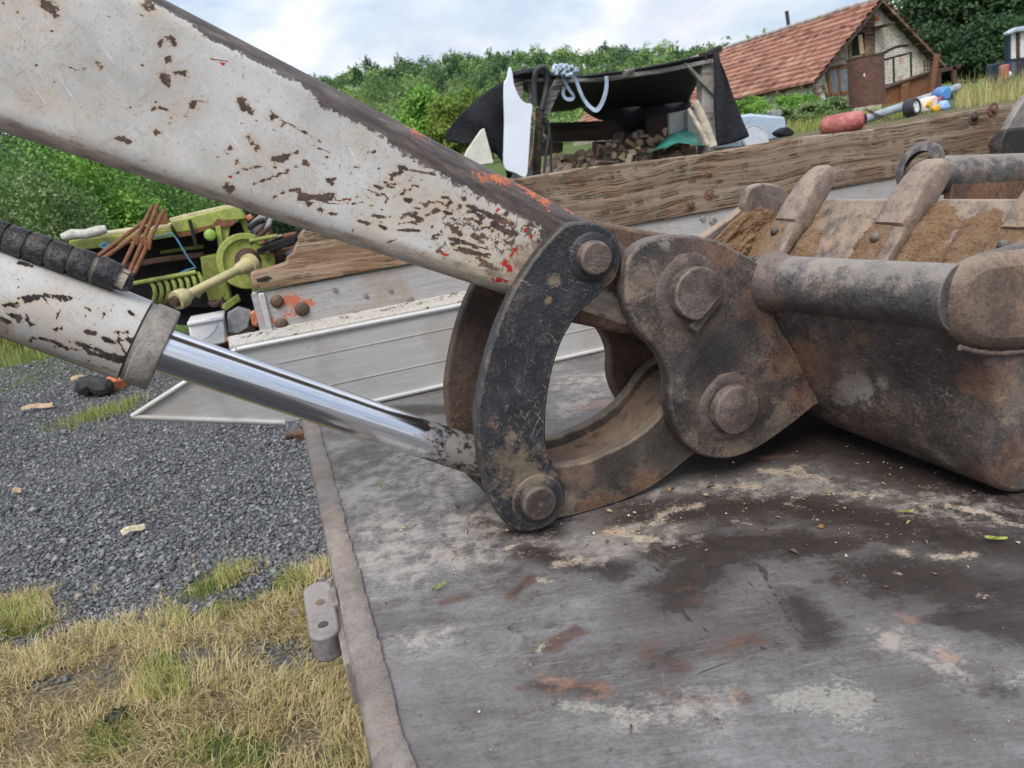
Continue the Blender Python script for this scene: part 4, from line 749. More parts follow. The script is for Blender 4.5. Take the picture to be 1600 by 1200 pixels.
U2, V2 = np.meshgrid(np.linspace(0, 1, 110), np.linspace(0, 1, 90), indexing='ij')
px_ = 1112+U2*134; top_ = np.interp(px_, [1112, 1140, 1165, 1185, 1215, 1246], [378, 348, 326, 318, 322, 344])
G = np.array([PY(x, y, 1.168) for x, y in zip(px_.ravel(), (430-V2*(430-top_)).ravel())]).reshape(110, 90, 3)
G[:, :, 1] -= (.030*np.clip(fbm(U2*9, V2*9, 12, 6)-.2, 0, 1)+.004*vnoise(U2*60, V2*60, 2))*np.clip(1.25-V2, 0, 1)*sm(0, .12, V2)*sm(1, .93, V2)*sm(0, .1, U2); part('caked_clay', MB().grid(G), SOIL, bk, 80)

# ---- second attachment lying behind the bucket, and the dark tray beside it
sb = thing('spare_attachment', 'dark steel excavator attachment with collared tube lying behind the toothed bucket', 'attachment', (1.6, 1.35, .2))
s0, s1 = PY(1452, 275, 1.30), PY(1790, 262, 1.22)
part('tube', MB().tube([s0+np.array((0, 0, .0)), s1], .042, 32), TUBEST, sb, 50)
part('skirt', MB().prism([s0+np.array((.02, -.043, .005)), s1+np.array((0, -.043, .005)), s1+np.array((0, -.02, .004-s1[2])), s0+np.array((.02, -.02, .004-s0[2]))], (0, .02, 0)), RUSTST, sb, 40, .003)
cf = []; cc_ = PY(1437, 262, 1.29)
cu = nrm((.55, -.55, -.12)); 
part('collar', MB().lathe([(.035, .006), (.050, .006), (.056, .002), (.056, -.004), (.05, -.006), (.035, -.006)], cc_, nrm((.85, .05, -.35)), 36), TUBEST, sb, 40)
dt = thing('steel_tray', 'grey and black sheet metal piece at the right edge, leaning against the board', 'metal piece', PY(1600, 230, 1.45))
part('upper_sheet', MB().slab([(1606, 148), (1593, 166), (1580, 190), (1573, 203), (1680, 192), (1680, 140)], 1.45, .02), LUGST, dt, 40, .003)
part('lower_sheet', MB().slab([(1573, 203), (1566, 217), (1562, 234), (1562, 345), (1680, 325), (1680, 192)], 1.446, .03), GREASE, dt, 40, .003)
# ---- leaves and crumbs on the bed
LEAF = m_plain('yellow_green_leaf', (.20, .22, .045), .6, .4, 120)
def bleaf(name, x, y, ln, ang, label):
    ln *= .8; c = PZ(x, y, .004); t = np.array((math.cos(ang), math.sin(ang), 0)); s = np.array((-t[1], t[0], 0)); P = []
    for q in np.linspace(-1, 1, 9):
        wv_ = .32*math.sqrt(max(0, 1-q*q))*(1-.25*q)*ln/2
        P.append([c+t*q*ln/2+s*wv_+np.array((0, 0, .002+.002*q*q)), c+t*q*ln/2+np.array((0, 0, .0015*q+.0015)), c+t*q*ln/2-s*wv_+np.array((0, 0, .002))])
    solo(name, MB().grid(np.array(P)), LEAF, label, 'leaf', smooth=80)
bleaf('fallen_leaf', 686, 918, .022, .35, 'yellow green leaf lying alone on the pale left part of the bed')
bleaf('fallen_leaf', 1556, 843, .026, -.7, 'yellow green leaf on the dark dirty bed near the right edge')
bleaf('fallen_leaf', 1416, 801, .018, -.5, 'small green leaf on the dark dirty bed below the bucket')
bleaf('fallen_leaf', 598, 760, .016, .8, 'tiny brownish leaf near the rim beside the white panel')
nC = 900; cx = np.concatenate([rng.normal(1280, 170, 520), rng.uniform(600, 1600, 180), rng.normal(690, 60, 60), rng.normal(1000, 60, 140)]); cyv = np.concatenate([rng.normal(770, 45, 520), rng.uniform(780, 1190, 180), rng.normal(830, 40, 60), rng.normal(815, 20, 140)])
V = []; F = []
for x, y in zip(cx, cyv):
    p = PZ(x, y, .0012)
    if p[0] < .03 or p[1] > 1.5 or p[0] > 2.5: continue
    r_ = rng.exponential(.0011)+.0007; k = len(V); T4 = rng.normal(0, 1, (4, 3)); T4 = T4/np.linalg.norm(T4, axis=1)[:, None]*r_*rng.uniform(.6, 1.5, (4, 1)); T4[:, 2] = np.abs(T4[:, 2])*.7
    V += list(p+T4); F += [(k, k+1, k+2), (k, k+2, k+3), (k, k+3, k+1), (k+1, k+3, k+2)]
a = NT('clay_crumbs'); CR = a.done(a.ramp(a.island(), [(0, (.10, .07, .05)), (.4, (.32, .18, .09)), (.75, (.42, .31, .2)), (1, (.55, .5, .42))]), .9)
tag(fast('bed_debris', np.array(V), np.array(F), CR), 'clay crumbs and wood chips scattered on the truck bed', 'debris', None, 'stuff')

# ================================================================ ground, gravel, grass
G0 = -1.05
def terrain(x, y):
    x = np.asarray(x, float); y = np.asarray(y, float)
    z = G0+.025*(fbm(x*.7+5, y*.7, 2)-.5)*2
    z = z+1.36*sm(1.6, 6.0, x-.12*(y-6))*sm(3.4, 7.0, y)                       # bank on the right
    z = z+.55*sm(14, 40, y)*(1-sm(2, 10, x))
    z = z+28*sm(95, 265, y+.10*x)*(1-.5*sm(64, 210, x))+1.5*sm(30, 60, y)*fbm(x*.03, y*.03, 6)
    return z
gx = np.concatenate([np.linspace(-80, -6, 30)[:-1], np.linspace(-6, 2, 130)[:-1], np.linspace(2, 14, 60)[:-1], np.linspace(14, 420, 90)])
gy = np.concatenate([np.linspace(-20, 1, 10)[:-1], np.linspace(1, 5, 90)[:-1], np.linspace(5, 16, 90)[:-1], np.linspace(16, 60, 50)[:-1], np.linspace(60, 480, 70)])
TX, TY = np.meshgrid(gx, gy, indexing='ij'); TZ = terrain(TX, TY)
near = (TX > -6) & (TX < 2) & (TY < 10); TZ = TZ+near*.012*(vnoise(TX*9, TY*9, 4)-.5)
T2 = np.stack([TX.ravel(), TY.ravel()], 1)
GRASSY = [([(-20, 960), (40, 980)], 55), ([(-100, 1040), (60, 1040), (200, 1020), (330, 980), (440, 960), (520, 960)], 60), ([(330, 920), (350, 905)], 42), ([(450, 910), (480, 900)], 30), ([(-100, 1150), (560, 1100)], 120), ([(-60, 1250), (600, 1250)], 120)]
gr = strokes(T2, [PS(p, 2, G0, r) for p, r in GRASSY])
green = strokes(T2, [PS(p, 2, G0, r) for p, r in [([(345, 900), (330, 950)], 45), ([(440, 895), (450, 920)], 25), ([(20, 965), (40, 985)], 35), ([(400, 1190), (320, 1170)], 35), ([(180, 1170), (170, 1140)], 30), ([(270, 1080), (250, 1050)], 30), ([(515, 1190), (525, 1195)], 20), ([(140, 638), (180, 646)], 8), ([(40, 560), (-80, 540)], 24), ([(250, 662), (300, 664)], 6)]])
bare = strokes(T2, [PS(p, 2, G0, r) for p, r in [([(50, 1110), (170, 1080)], 26), ([(240, 1105), (260, 1110)], 10), ([(40, 1150), (50, 1155)], 10), ([(360, 950), (380, 945)], 12)]])
far_ = sm(8, 11, TY.ravel()-.4*TX.ravel())*3-1.5
gr = np.maximum(gr, far_); gr = np.maximum(gr, (sm(1.8, 3.2, TX.ravel())*sm(3, 5, TY.ravel()))*3-1.5)
a = NT('yard_ground'); n1 = a.noise(1.2, 5, .65); n2 = a.noise(14, 6, .7); n3 = a.noise(70, 5, .75); v = a.vor(42, 'F1', None, 0); vc = a.vor(42, 'F1', None, 1); vb = a.vor(20, 'F1', None, 0)
grv = a.mix(a.step(v, .15, .75), a.ramp(a.sep(vc)[0], [(0, (.09, .092, .096)), (.6, (.16, .163, .168)), (1, (.26, .26, .26))]), (.03, .03, .03))
grv = a.mix(a.math('MULTIPLY', a.step(n1, .45, .7), .35), grv, (.17, .155, .14)); grv = a.mix(a.math('MULTIPLY', a.step(n2, .58, .7), .5), grv, (.05, .048, .046))
soil = a.ramp(n3, [(.3, (.10, .075, .045)), (.6, (.22, .17, .10)), (.8, (.30, .24, .15))])
gs = a.mix(a.step(a.math('ADD', a.attr('green'), a.math('MULTIPLY', a.math('SUBTRACT', n2, .5), 2)), -.4, .5), soil, (.07, .10, .02))
gfar = a.ramp(a.math('ADD', a.math('MULTIPLY', n2, .5), a.math('MULTIPLY', n3, .5)), [(.3, (.045, .075, .018)), (.6, (.10, .135, .035)), (.8, (.17, .18, .06))])
gs = a.mix(a.step(a.sep(a.pos())[1], 6, 9), gs, gfar)
m_ = a.step(a.math('ADD', a.attr('grassy'), a.math('ADD', a.math('MULTIPLY', a.math('SUBTRACT', n2, .5), 1.6), a.math('MULTIPLY', a.math('SUBTRACT', n3, .5), 1.2))), -.15, .25)
GROUND = a.done(a.mix(m_, grv, gs), .95, 0, a.bump(a.math('ADD', a.math('MULTIPLY', v, -1.), n3), .9, .012), .2)
nu, nv = TX.shape; idx = np.arange(nu*nv).reshape(nu, nv)
FQ = np.stack([idx[:-1, :-1], idx[1:, :-1], idx[1:, 1:], idx[:-1, 1:]], 2).reshape(-1, 4)
tag(fast('ground', np.stack([TX, TY, TZ], 2).reshape(-1, 3), FQ, GROUND, dict(grassy=gr, green=green, bare=bare), True), 'grey gravel yard with dry grass and slopes behind', 'ground', None, 'structure')

def grassfield(x, y):
    P = np.stack([x, y], 1); return strokes(P, [PS(p, 2, G0, r) for p, r in GRASSY]), strokes(P, [PS(p, 2, G0, r) for p, r in [([(345, 900), (330, 950)], 45), ([(440, 895), (450, 920)], 25), ([(20, 965), (40, 985)], 35), ([(400, 1190), (320, 1170)], 35), ([(180, 1170), (170, 1140)], 30), ([(270, 1080), (250, 1050)], 30), ([(515, 1190), (525, 1195)], 20)]]), strokes(P, [PS(p, 2, G0, r) for p, r in [([(50, 1110), (170, 1080)], 26), ([(240, 1105), (260, 1110)], 10), ([(40, 1150), (50, 1155)], 10), ([(360, 950), (380, 945)], 12)]])
def blades(x, y, z, ln, wd, lean, az, tint, nseg=3):
    n = len(x); V = np.zeros((n, 2*(nseg+1), 3)); d = np.stack([np.cos(az), np.sin(az)], 1); s = np.stack([-np.sin(az), np.cos(az)], 1)
    hx = np.zeros(n); hz = np.zeros(n)
    for k in range(nseg+1):
        q = k/nseg; w_ = wd*(1-.85*q)/2
        V[:, 2*k, 0] = x+d[:, 0]*hx+s[:, 0]*w_; V[:, 2*k, 1] = y+d[:, 1]*hx+s[:, 1]*w_; V[:, 2*k, 2] = z+hz
        V[:, 2*k+1, 0] = x+d[:, 0]*hx-s[:, 0]*w_; V[:, 2*k+1, 1] = y+d[:, 1]*hx-s[:, 1]*w_; V[:, 2*k+1, 2] = z+hz
        an = lean*(.35+1.1*q); hx = hx+np.sin(an)*ln/nseg; hz = hz+np.cos(an)*ln/nseg
    b = np.arange(n)[:, None]*2*(nseg+1); F = np.concatenate([b+np.array([2*k, 2*k+1, 2*k+3, 2*k+2]) for k in range(nseg)])
    V[:, :, 2] = np.maximum(V[:, :, 2], z[:, None]+.002)
    return V.reshape(-1, 3), F, np.repeat(tint, 2*(nseg+1))
a = NT('grass_blades'); t = a.attr('tint'); isl = a.island()
gc = a.mix(t, a.ramp(isl, [(0, (.32, .20, .09)), (.35, (.50, .37, .185)), (.7, (.63, .50, .285)), (1, (.70, .61, .40))]), a.ramp(isl, [(0, (.10, .17, .025)), (.4, (.20, .27, .045)), (.8, (.33, .37, .085)), (1, (.45, .44, .14))]))
GRASS = a.done(gc, .7, 0, None, .25, trans=.3)
N = 120000; bx, by = rng.uniform(-2.0, .08, N), rng.uniform(1.1, 3.7, N)
g1, g2, g3 = grassfield(bx, by); nzv = fbm(bx*7, by*7, 21)
dens = sm(-.5, .6, g1+1.7*(nzv-.5)*2)*(1-.93*sm(-.1, .6, g3+1.2*(vnoise(bx*20, by*20, 5)-.5)))*(.45+.55*sm(.35, .6, fbm(bx*13, by*13, 33)))
keep = (rng.random(N) < dens) & (bx < .06); bx, by, g2, nzv = bx[keep], by[keep], g2[keep], nzv[keep]
tn_ = np.clip(sm(-.6, .7, g2+1.6*(nzv-.5)), 0, 1); tn_ = np.where(rng.random(len(bx)) < tn_*.6+.06, rng.uniform(.6, 1, len(bx)), rng.uniform(0, .25, len(bx)))
lean = np.abs(rng.normal(1.15, .6, len(bx)))*(1.25-.65*tn_); V, F, TT = blades(bx, by, terrain(bx, by), rng.uniform(.03, .09, len(bx))*(.85+.35*tn_), rng.uniform(.0020, .0042, len(bx)), lean, 12.5*fbm(bx*5, by*5, 77)+rng.normal(0, 1.0, len(bx)), tn_, 4)
tag(fast('dry_grass', V, F, GRASS, dict(tint=TT)), 'dry straw coloured grass with green tufts beside the truck bed', 'grass', None, 'stuff')
# loose stones
ic = np.array([(0, 0, 1), (.9, 0, .2), (.28, .85, .25), (-.72, .52, .2), (-.72, -.52, .25), (.28, -.85, .2), (0, 0, -.5)]); icf = np.array([(0, 1, 2), (0, 2, 3), (0, 3, 4), (0, 4, 5), (0, 5, 1), (6, 2, 1), (6, 3, 2), (6, 4, 3), (6, 5, 4), (6, 1, 5)])
N = 110000; sy = 2.6+rng.random(N)**1.5*7.5; sx_ = -.02-rng.random(N)*(.55+.42*sy); g1, _, _ = grassfield(sx_, sy)
kp = (rng.random(N) < 1-sm(-.6, .3, g1)*.97); sx_, sy = sx_[kp], sy[kp]; n = len(sx_)
sr = np.clip(rng.lognormal(-5.3, .42, n), .0022, .020)*(1+.07*sy)*(1+.6*(vnoise(sx_*2.5, sy*2.5, 51) > .72)*(rng.random(n) < .15))
S = ic[None]*(rng.uniform(.45, 1.5, (n, 7, 1)))*sr[:, None, None]; S[:, :, 2] *= .75; az = rng.uniform(0, 6.28, n); ca, sa = np.cos(az), np.sin(az)
Xr = S[:, :, 0]*ca[:, None]-S[:, :, 1]*sa[:, None]; Yr = S[:, :, 0]*sa[:, None]+S[:, :, 1]*ca[:, None]; S[:, :, 0] = Xr+sx_[:, None]; S[:, :, 1] = Yr+sy[:, None]; S[:, :, 2] += (terrain(sx_, sy)+sr*.2)[:, None]
a = NT('gravel_stones'); nn = a.noise(90, 4, .7); STONE = a.done(a.mix(a.math('MULTIPLY', nn, .5), a.ramp(a.island(), [(0, (.055, .056, .06)), (.5, (.135, .137, .143)), (.85, (.22, .223, .23)), (.965, (.36, .355, .35)), (.985, (.26, .17, .11)), (1, (.36, .33, .28))]), (.13, .13, .13)), .85, 0, a.bump(nn, .6, .004), .25)
tag(fast('gravel', S.reshape(-1, 3), (np.arange(n)[:, None, None]*7+icf[None]).reshape(-1, 3), STONE), 'loose grey gravel stones of the yard', 'gravel', None, 'stuff')
# single bits lying on the gravel
def stick(name, p0, p1, w_, mat, label, cat):
    q0, q1 = PZ(*p0, G0+.03), PZ(*p1, G0+.03); d = q1-q0; m_ = MB(); n_ = 7; s = nrm((-d[1], d[0], 0)); P = []
    for k in range(n_): 
        q = k/(n_-1); c = q0+d*q+np.array((0, 0, .008*math.sin(q*5))); ww = w_*(.6+.5*vnoise(q*4, 1, 9))*(1 if 0 < k < n_-1 else .6)
        P.append([c-s*ww, c-s*ww*.6+np.array((0, 0, w_*.8)), c+s*ww*.6+np.array((0, 0, w_*.9)), c+s*ww])
    m_.grid(np.array(P)); solo(name, m_, mat, label, cat, smooth=40)
PALEW = m_plain('pale_splinter_wood', (.47, .40, .27), .8, .2, 40); TANW = m_plain('tan_splinter_wood', (.38, .27, .17), .85, .3, 30); DARKW = m_plain('charred_wood', (.022, .021, .022), .7, .4, 20); BRICKO = m_plain('orange_brick', (.42, .14, .065), .9, .25, 30); GREYST = m_plain('grey_slab', (.24, .24, .245), .9, .2, 15)
stick('wood_splinter', (190, 836), (226, 822), .022, PALEW, 'pale wood splinter lying alone in the middle of the gravel', 'splinter')
stick('wood_splinter', (36, 640), (84, 633), .03, TANW, 'tan wood strip on gravel beneath the hydraulic cylinder', 'splinter')
stick('wood_splinter', (20, 769), (34, 766), .02, TANW, 'short tan wood chip at the left edge of the gravel', 'splinter')
stick('wood_splinter', (112, 594), (140, 589), .035, TANW, 'brownish board end beside the charred log on gravel', 'splinter')
lg = MB(); q0, q1 = PZ(122, 612, G0+.06), PZ(176, 604, G0+.07); lg.tube(crom([q0, q0*.6+q1*.4+np.array((0, .03, .05)), q0*.3+q1*.7+np.array((0, 0, .01)), q1], 3, False), [.04, .08, .10, .09, .075, .085, .09, .08, .07, .03], 9); solo('charred_log', lg, DARKW, 'blackened log lying on gravel under the hydraulic cylinder', 'log', smooth=30)
bq = PZ(185, 606, G0+.0); bm_ = MB().box(bq+np.array((0, 0, .055)), (.17, .12, .11), np.array(Matrix.Rotation(.5, 3, 'Z') @ Matrix.Rotation(.3, 3, 'X'))); solo('brick', bm_, BRICKO, 'broken orange brick on gravel beside the charred log', 'brick', bev=.018)
lmp = PZ(182, 1118, G0+.015); lm = MB(); lm.lathe([(0, .022), (.02, .018), (.032, .004), (.03, -.01)], lmp, (.1, .1, 1), 9); lm.v = [tuple(np.array(p)+rng.normal(0, .004, 3)) for p in lm.v]; solo('black_lump', lm, DARKW, 'small black lump lying in the dry grass', 'lump', smooth=20)

# ================================================================ vegetation
def leaf_mat(name, stops, trans=.3):
    a = NT(name); f = a.math('ADD', a.math('MULTIPLY', a.attr('tint'), .75), a.math('MULTIPLY', a.island(), .25)); return a.done(a.ramp(f, stops), .6, 0, None, .3, trans=trans)
def cards(C, size, tint, nrm_dir=None, asp=.55):
    n = len(C); u = rng.normal(0, 1, (n, 3)); u /= np.linalg.norm(u, axis=1)[:, None]; w_ = rng.normal(0, 1, (n, 3))
    if nrm_dir is not None: w_ = nrm_dir+.7*w_
    v = np.cross(w_, u); v /= np.linalg.norm(v, axis=1)[:, None]+1e-9; s = (size if np.ndim(size) else np.full(n, size))[:, None]
    V = np.stack([C-u*s*.5, C+v*s*asp*.5+u*s*.05, C+u*s*.5, C-v*s*asp*.5+u*s*.05], 1).reshape(-1, 3); return V, np.arange(4*n).reshape(-1, 4), np.repeat(tint, 4)
def crown(cen, rad, nclump, nleaf, size, seed, csize=.33, flat=1.0, low=-.6):
    """leaf clumps spread through an uneven ellipsoid; tint varies clump by clump"""
    r_ = np.random.default_rng(seed); cen = np.array(cen, float); rad = np.array(rad, float)
    d = r_.normal(0, 1, (nclump, 3)); d /= np.linalg.norm(d, axis=1)[:, None]; d[:, 2] = np.where(d[:, 2] < low, -d[:, 2], d[:, 2])
    q = r_.uniform(.45, 1.02, nclump)**.6; cl = d*q[:, None]*(1+.25*(r_.random(nclump)-.5))[:, None]
    tint = np.clip(.5+r_.normal(0, .2, nclump), 0, 1)
    k = np.repeat(np.arange(nclump), nleaf); off = r_.normal(0, 1, (len(k), 3)); off /= np.linalg.norm(off, axis=1)[:, None]; off *= (r_.random(len(k))**.5)[:, None]*csize*r_.uniform(.6, 1.3, nclump)[k][:, None]
    pts = cl[k]+off; C = cen+pts*rad; nd = off/csize+.6*cl[k]+np.array((0, 0, .5))
    return C, size*r_.uniform(.7, 1.35, len(k)), np.clip(tint[k]+r_.normal(0, .07, len(k)), 0, 1), nd
BARK = m_plain('bark', (.075, .058, .044), .95, .35, 12, bump=.6)
def trunk_mb(base, top, r0_, limbs=5, seed=0):
    r_ = np.random.default_rng(seed); base = np.array(base, float); top = np.array(top, float); m_ = MB(); ln = np.linalg.norm(top-base)
    path = [base+(top-base)*q+np.array((r_.normal(0, .03), r_.normal(0, .03), 0))*ln*math.sin(q*3.1) for q in np.linspace(0, 1, 7)]; m_.tube(path, np.linspace(r0_, r0_*.3, 7), 9)
    for k in range(limbs):
        q = r_.uniform(.35, .9); c = base+(top-base)*q; an = r_.uniform(0, 6.28); e_ = c+np.array((math.cos(an), math.sin(an), r_.uniform(.4, 1)))*ln*.35*(1.15-q); m_.tube([c, (c+e_)/2+np.array((0, 0, .05*ln)), e_], [r0_*.4*(1.2-q), r0_*.28*(1.2-q), r0_*.1], 6)
    return m_
def plant(name, label, cat, base, lobes, nclump, nleaf, size, mat, seed, trunk=None, group=None, csize=.33):
    t = thing(name, label, cat, base, group); VV, FF, TT = [], [], []; k = 0
    for i, (c, r_) in enumerate(lobes):
        C, s, ti, nd = crown(c, r_, nclump, nleaf, size, seed+i*17, csize); V, F, T_ = cards(C, s, ti, nd); VV.append(V-np.array(base)); FF.append(F+k); TT.append(T_); k += len(V)
    c = fast('crown' if trunk else 'foliage', np.vstack(VV), np.vstack(FF), mat, dict(tint=np.concatenate(TT))); c.parent = t; OFF[c.name] = np.array(base, float)
    if trunk: part('trunk', trunk_mb(base, trunk[0], trunk[1], 6, seed), BARK, t, 60)
    else: part('stem', trunk_mb(base, np.array(lobes[0][0]), .03+.02*np.mean(lobes[0][1]), 5, seed), BARK, t, 60)
    return t
BRIGHT = leaf_mat('bright_leaves', [(.0, (0.048, 0.118, 0.022)), (.35, (0.118, 0.265, 0.042)), (.65, (0.239, 0.438, 0.075)), (1, (0.424, 0.600, 0.133))])
MID = leaf_mat('mid_leaves', [(.0, (0.033, 0.088, 0.025)), (.4, (0.098, 0.208, 0.051)), (.7, (0.181, 0.319, 0.078)), (1, (0.304, 0.456, 0.124))])
DARKL = leaf_mat('dark_leaves', [(.0, (0.011, 0.030, 0.012)), (.4, (0.030, 0.068, 0.024)), (.75, (0.057, 0.108, 0.041)), (1, (0.101, 0.155, 0.068))])
OLIVE = leaf_mat('grey_green_leaves', [(.0, (0.047, 0.083, 0.029)), (.4, (0.130, 0.200, 0.070)), (.75, (0.234, 0.317, 0.130)), (1, (0.374, 0.445, 0.211))])
LIME = leaf_mat('lime_leaves', [(.0, (0.053, 0.090, 0.012)), (.4, (0.120, 0.188, 0.027)), (.75, (0.195, 0.262, 0.045)), (1, (0.285, 0.330, 0.075))])
def gz(x, y): return float(terrain(np.array(x), np.array(y)))
def bushat(px, py, Y): p = PY(px, py, Y); return p
# left: bushes beyond the yard
def bush(px, ptop, Y, wpx, mat, label, seed, nclump=80, nleaf=110, size=.06, hfrac=1., group='bushes beyond the yard'):
    c = PY(px, ptop, Y); k = pxm(c); b = np.array((c[0], Y, gz(c[0], Y))); hgt = c[2]-b[2]; r_ = wpx*k/2
    lobes = [((b[0], Y, b[2]+hgt*.52), (r_, r_*.8, hgt*.5)), ((b[0]-r_*.45, Y-.2, b[2]+hgt*.33), (r_*.65, r_*.6, hgt*.36)), ((b[0]+r_*.5, Y+.1, b[2]+hgt*.36), (r_*.6, r_*.6, hgt*.38))]
    return plant('bush', label, 'bush', tuple(b), lobes, nclump, nleaf, size, mat, seed, None, group)
bush(-40, 195, 13.5, 330, MID, 'large mid green bush at the left edge below the arm', 100)
bush(110, 238, 13., 210, BRIGHT, 'bright green bush behind the black hose on the cylinder', 120)
bush(30, 275, 12., 200, OLIVE, 'grey green low bush at left just above the black hose', 140, size=.05)
bush(205, 250, 15.5, 230, MID, 'mid green bush behind the rusty rods and hay baler', 160)
bush(300, 285, 17, 220, DARKL, 'dark green bush under the arm, behind the baler hood', 180)
bush(420, 290, 18, 260, DARKL, 'dark bush behind the wheel of the hay baler', 200)
bush(-200, 150, 17, 420, DARKL, 'tall dark bush mostly beyond the left edge of the picture', 220)
bush(-10, 120, 27, 380, DARKL, 'dark tree mass at the left edge behind the bushes', 230, size=.12)
bush(60, 160, 22, 420, DARKL, 'tall dark trees behind the left bushes, under the arm', 240, size=.12)
bush(260, 180, 24, 380, DARKL, 'tall dark thicket behind the arm, left of the hill', 250, size=.12)
# hill wood: one mass of many crowns
VV, FF, TT = [], [], []; k = 0; r2 = np.random.default_rng(11)
spots = []
for iy, yb in enumerate(np.arange(112, 318, 7.6)):
    for xb in np.arange(-30, 345, 7.6):
        x, y = xb+r2.normal(0, 1.5), yb+r2.normal(0, 1.4); z = gz(x, y); 
        v = CM.T @ (np.array((x, y, z+5))-CAM); 
        if v[2] < 1: continue
        u_ = v[0]/v[2]*FPX+800
        if u_ < -60 or u_ > 1320: continue
        spots.append((x, y, z))
for (x, y, z) in spots:
    dist = math.hypot(x, y); rr_ = r2.uniform(2.4, 4.4); hh = r2.uniform(2.2, 4.0); con = r2.random() < .12
    nb_ = 34 if dist < 200 else 26; C, s, ti, nd = crown((x, y, z+hh*.9), (rr_*(.6 if con else 1), rr_*(.6 if con else 1), hh*(1.35 if con else 1)), nb_, 22, .38 if dist < 200 else .5, int(r2.integers(1e9)), .27, low=-.2)
    base_t = r2.normal(.38, .27)-(.28 if con else 0); near_t = .16*(1-float(sm(110, 170, y))); ti = np.clip(ti*.55+base_t-.22+near_t, 0, 1)
    if r2.random() < .006: ti = np.full(len(ti), 1.0)
    V, F, T_ = cards(C, s, ti, nd*2.2, .7); VV.append(V); FF.append(F+k); TT.append(T_); k += len(V)
HILL = leaf_mat('hill_wood_leaves', [(.0, (0.034, 0.075, 0.034)), (.3, (0.086, 0.161, 0.057)), (.6, (0.167, 0.265, 0.081)), (.85, (0.276, 0.380, 0.115)), (1, (0.368, 0.448, 0.149))], .2)
tag(fast('hill_wood', np.vstack(VV), np.vstack(FF), HILL, dict(tint=np.concatenate(TT))), 'wooded hill covered with green trees behind the yard', 'wood', None, 'stuff')
def tree(px, ptop, Y, wpx, mat, label, seed, nclump=90, nleaf=45, size=.3, group='trees at the foot of the hill', name='leafy_tree', basez=None):
    c = PY(px, ptop, Y); kk = pxm(c); b = np.array((c[0], Y, gz(c[0], Y)-.1)); hgt = c[2]-b[2]; r_ = wpx*kk/2
    lobes = [((b[0], Y, b[2]+hgt*.6), (r_, r_*.9, hgt*.4)), ((b[0]-r_*.5, Y-.3*r_, b[2]+hgt*.42), (r_*.6, r_*.6, hgt*.28)), ((b[0]+r_*.5, Y-.2*r_, b[2]+hgt*.45), (r_*.6, r_*.6, hgt*.3))]
    return plant(name, label, 'tree', tuple(b), lobes, nclump, nleaf, size, mat, seed, ((b[0], Y, b[2]+hgt*.75), .02*hgt), group)
tree(655, 145, 48, 75, BRIGHT, 'rounded green tree just above the arm, left of the lime tree', 300, 80, 70, .24)
tree(712, 150, 44, 105, LIME, 'lime green tree between the arm and the black tarp', 320, 90, 75, .22)
tree(760, 165, 52, 70, LIME, 'pale lime tree partly behind the black tarp', 340, 80, 70, .24)
tree(1180, 66, 62, 110, MID, 'green tree on the skyline behind the ridge of the tiled roof', 360, 60, 30, .5)
tree(1125, 74, 66, 90, MID, 'green tree on the skyline left of the stove pipe', 370, 60, 30, .5)
tree(1500, -120, 44, 210, DARKL, 'tall dark tree right of the gable, its crown leaving the top of the picture', 380, 150, 60, .32, 'trees beside the house')
tree(1610, -90, 41, 190, DARKL, 'tall dark tree at the right edge behind the tractor', 400, 140, 60, .32, 'trees beside the house')
tree(1425, -15, 48, 110, MID, 'lower green tree close behind the gable roof', 420, 90, 45, .32, 'trees beside the house')
tree(1455, 40, 39, 105, DARKL, 'dark bushy tree right below the gable verge', 440, 90, 50, .26, 'trees beside the house')
tree(1560, 30, 35, 150, DARKL, 'dark bushy tree between the rusty frame and the tractor', 460, 110, 55, .24, 'trees beside the house')
tree(1700, -60, 38, 180, DARKL, 'dark tree beyond the right edge of the picture', 480, 90, 45, .32, 'trees beside the house')
# shrubs below the house wall and tall grass on the bank
for i, (px, pt, Y, wpx, mt, lb) in enumerate([(1175, 158, 13, 75, BRIGHT, 'green shrub below the tiled eave, right of the black tarp'), (1235, 152, 12, 80, BRIGHT, 'green shrub under the eave behind the pale blue box'), (1295, 158, 11.5, 70, OLIVE, 'grey green shrub between the window and the red canister'), (1210, 172, 10.5, 70, OLIVE, 'low grey green shrub right behind the pale blue box'), (1268, 165, 10.5, 75, OLIVE, 'leafy shrub left of the rusty barrel and red canister')]):
    c = PY(px, pt, Y); kk = pxm(c); b = np.array((c[0], Y, min(gz(c[0], Y), c[2]-.25))); hgt = c[2]-b[2]; r_ = wpx*kk/2
    plant('shrub', lb, 'shrub', tuple(b), [((b[0], Y, b[2]+hgt*.6), (r_, r_*.7, hgt*.45))], 70, 90, .045, mt, 500+i*20, None, 'shrubs in front of the house')
N = 9000; sxx = rng.uniform(7.6, 16, N); syy = rng.uniform(7.0, 13, N); kp = sxx/syy > 1.13; sxx, syy = sxx[kp], syy[kp]; N = len(sxx); V, F, TT = blades(sxx, syy, terrain(sxx, syy)-.02, rng.uniform(.14, .50, N), rng.uniform(.004, .009, N), np.abs(rng.normal(.4, .32, N)), rng.uniform(0, 6.28, N), np.where(rng.random(N) < .55, rng.uniform(.5, 1, N), rng.uniform(0, .4, N)))
N = 5200; wy = rng.uniform(7.4, 11.5, N); wx = wy*rng.uniform(.66, 1.10, N); Vw, Fw, Tw = blades(wx, wy, terrain(wx, wy)-.02, rng.uniform(.08, .24, N), rng.uniform(.006, .014, N), np.abs(rng.normal(.5, .35, N)), rng.uniform(0, 6.28, N), rng.uniform(.7, 1, N))
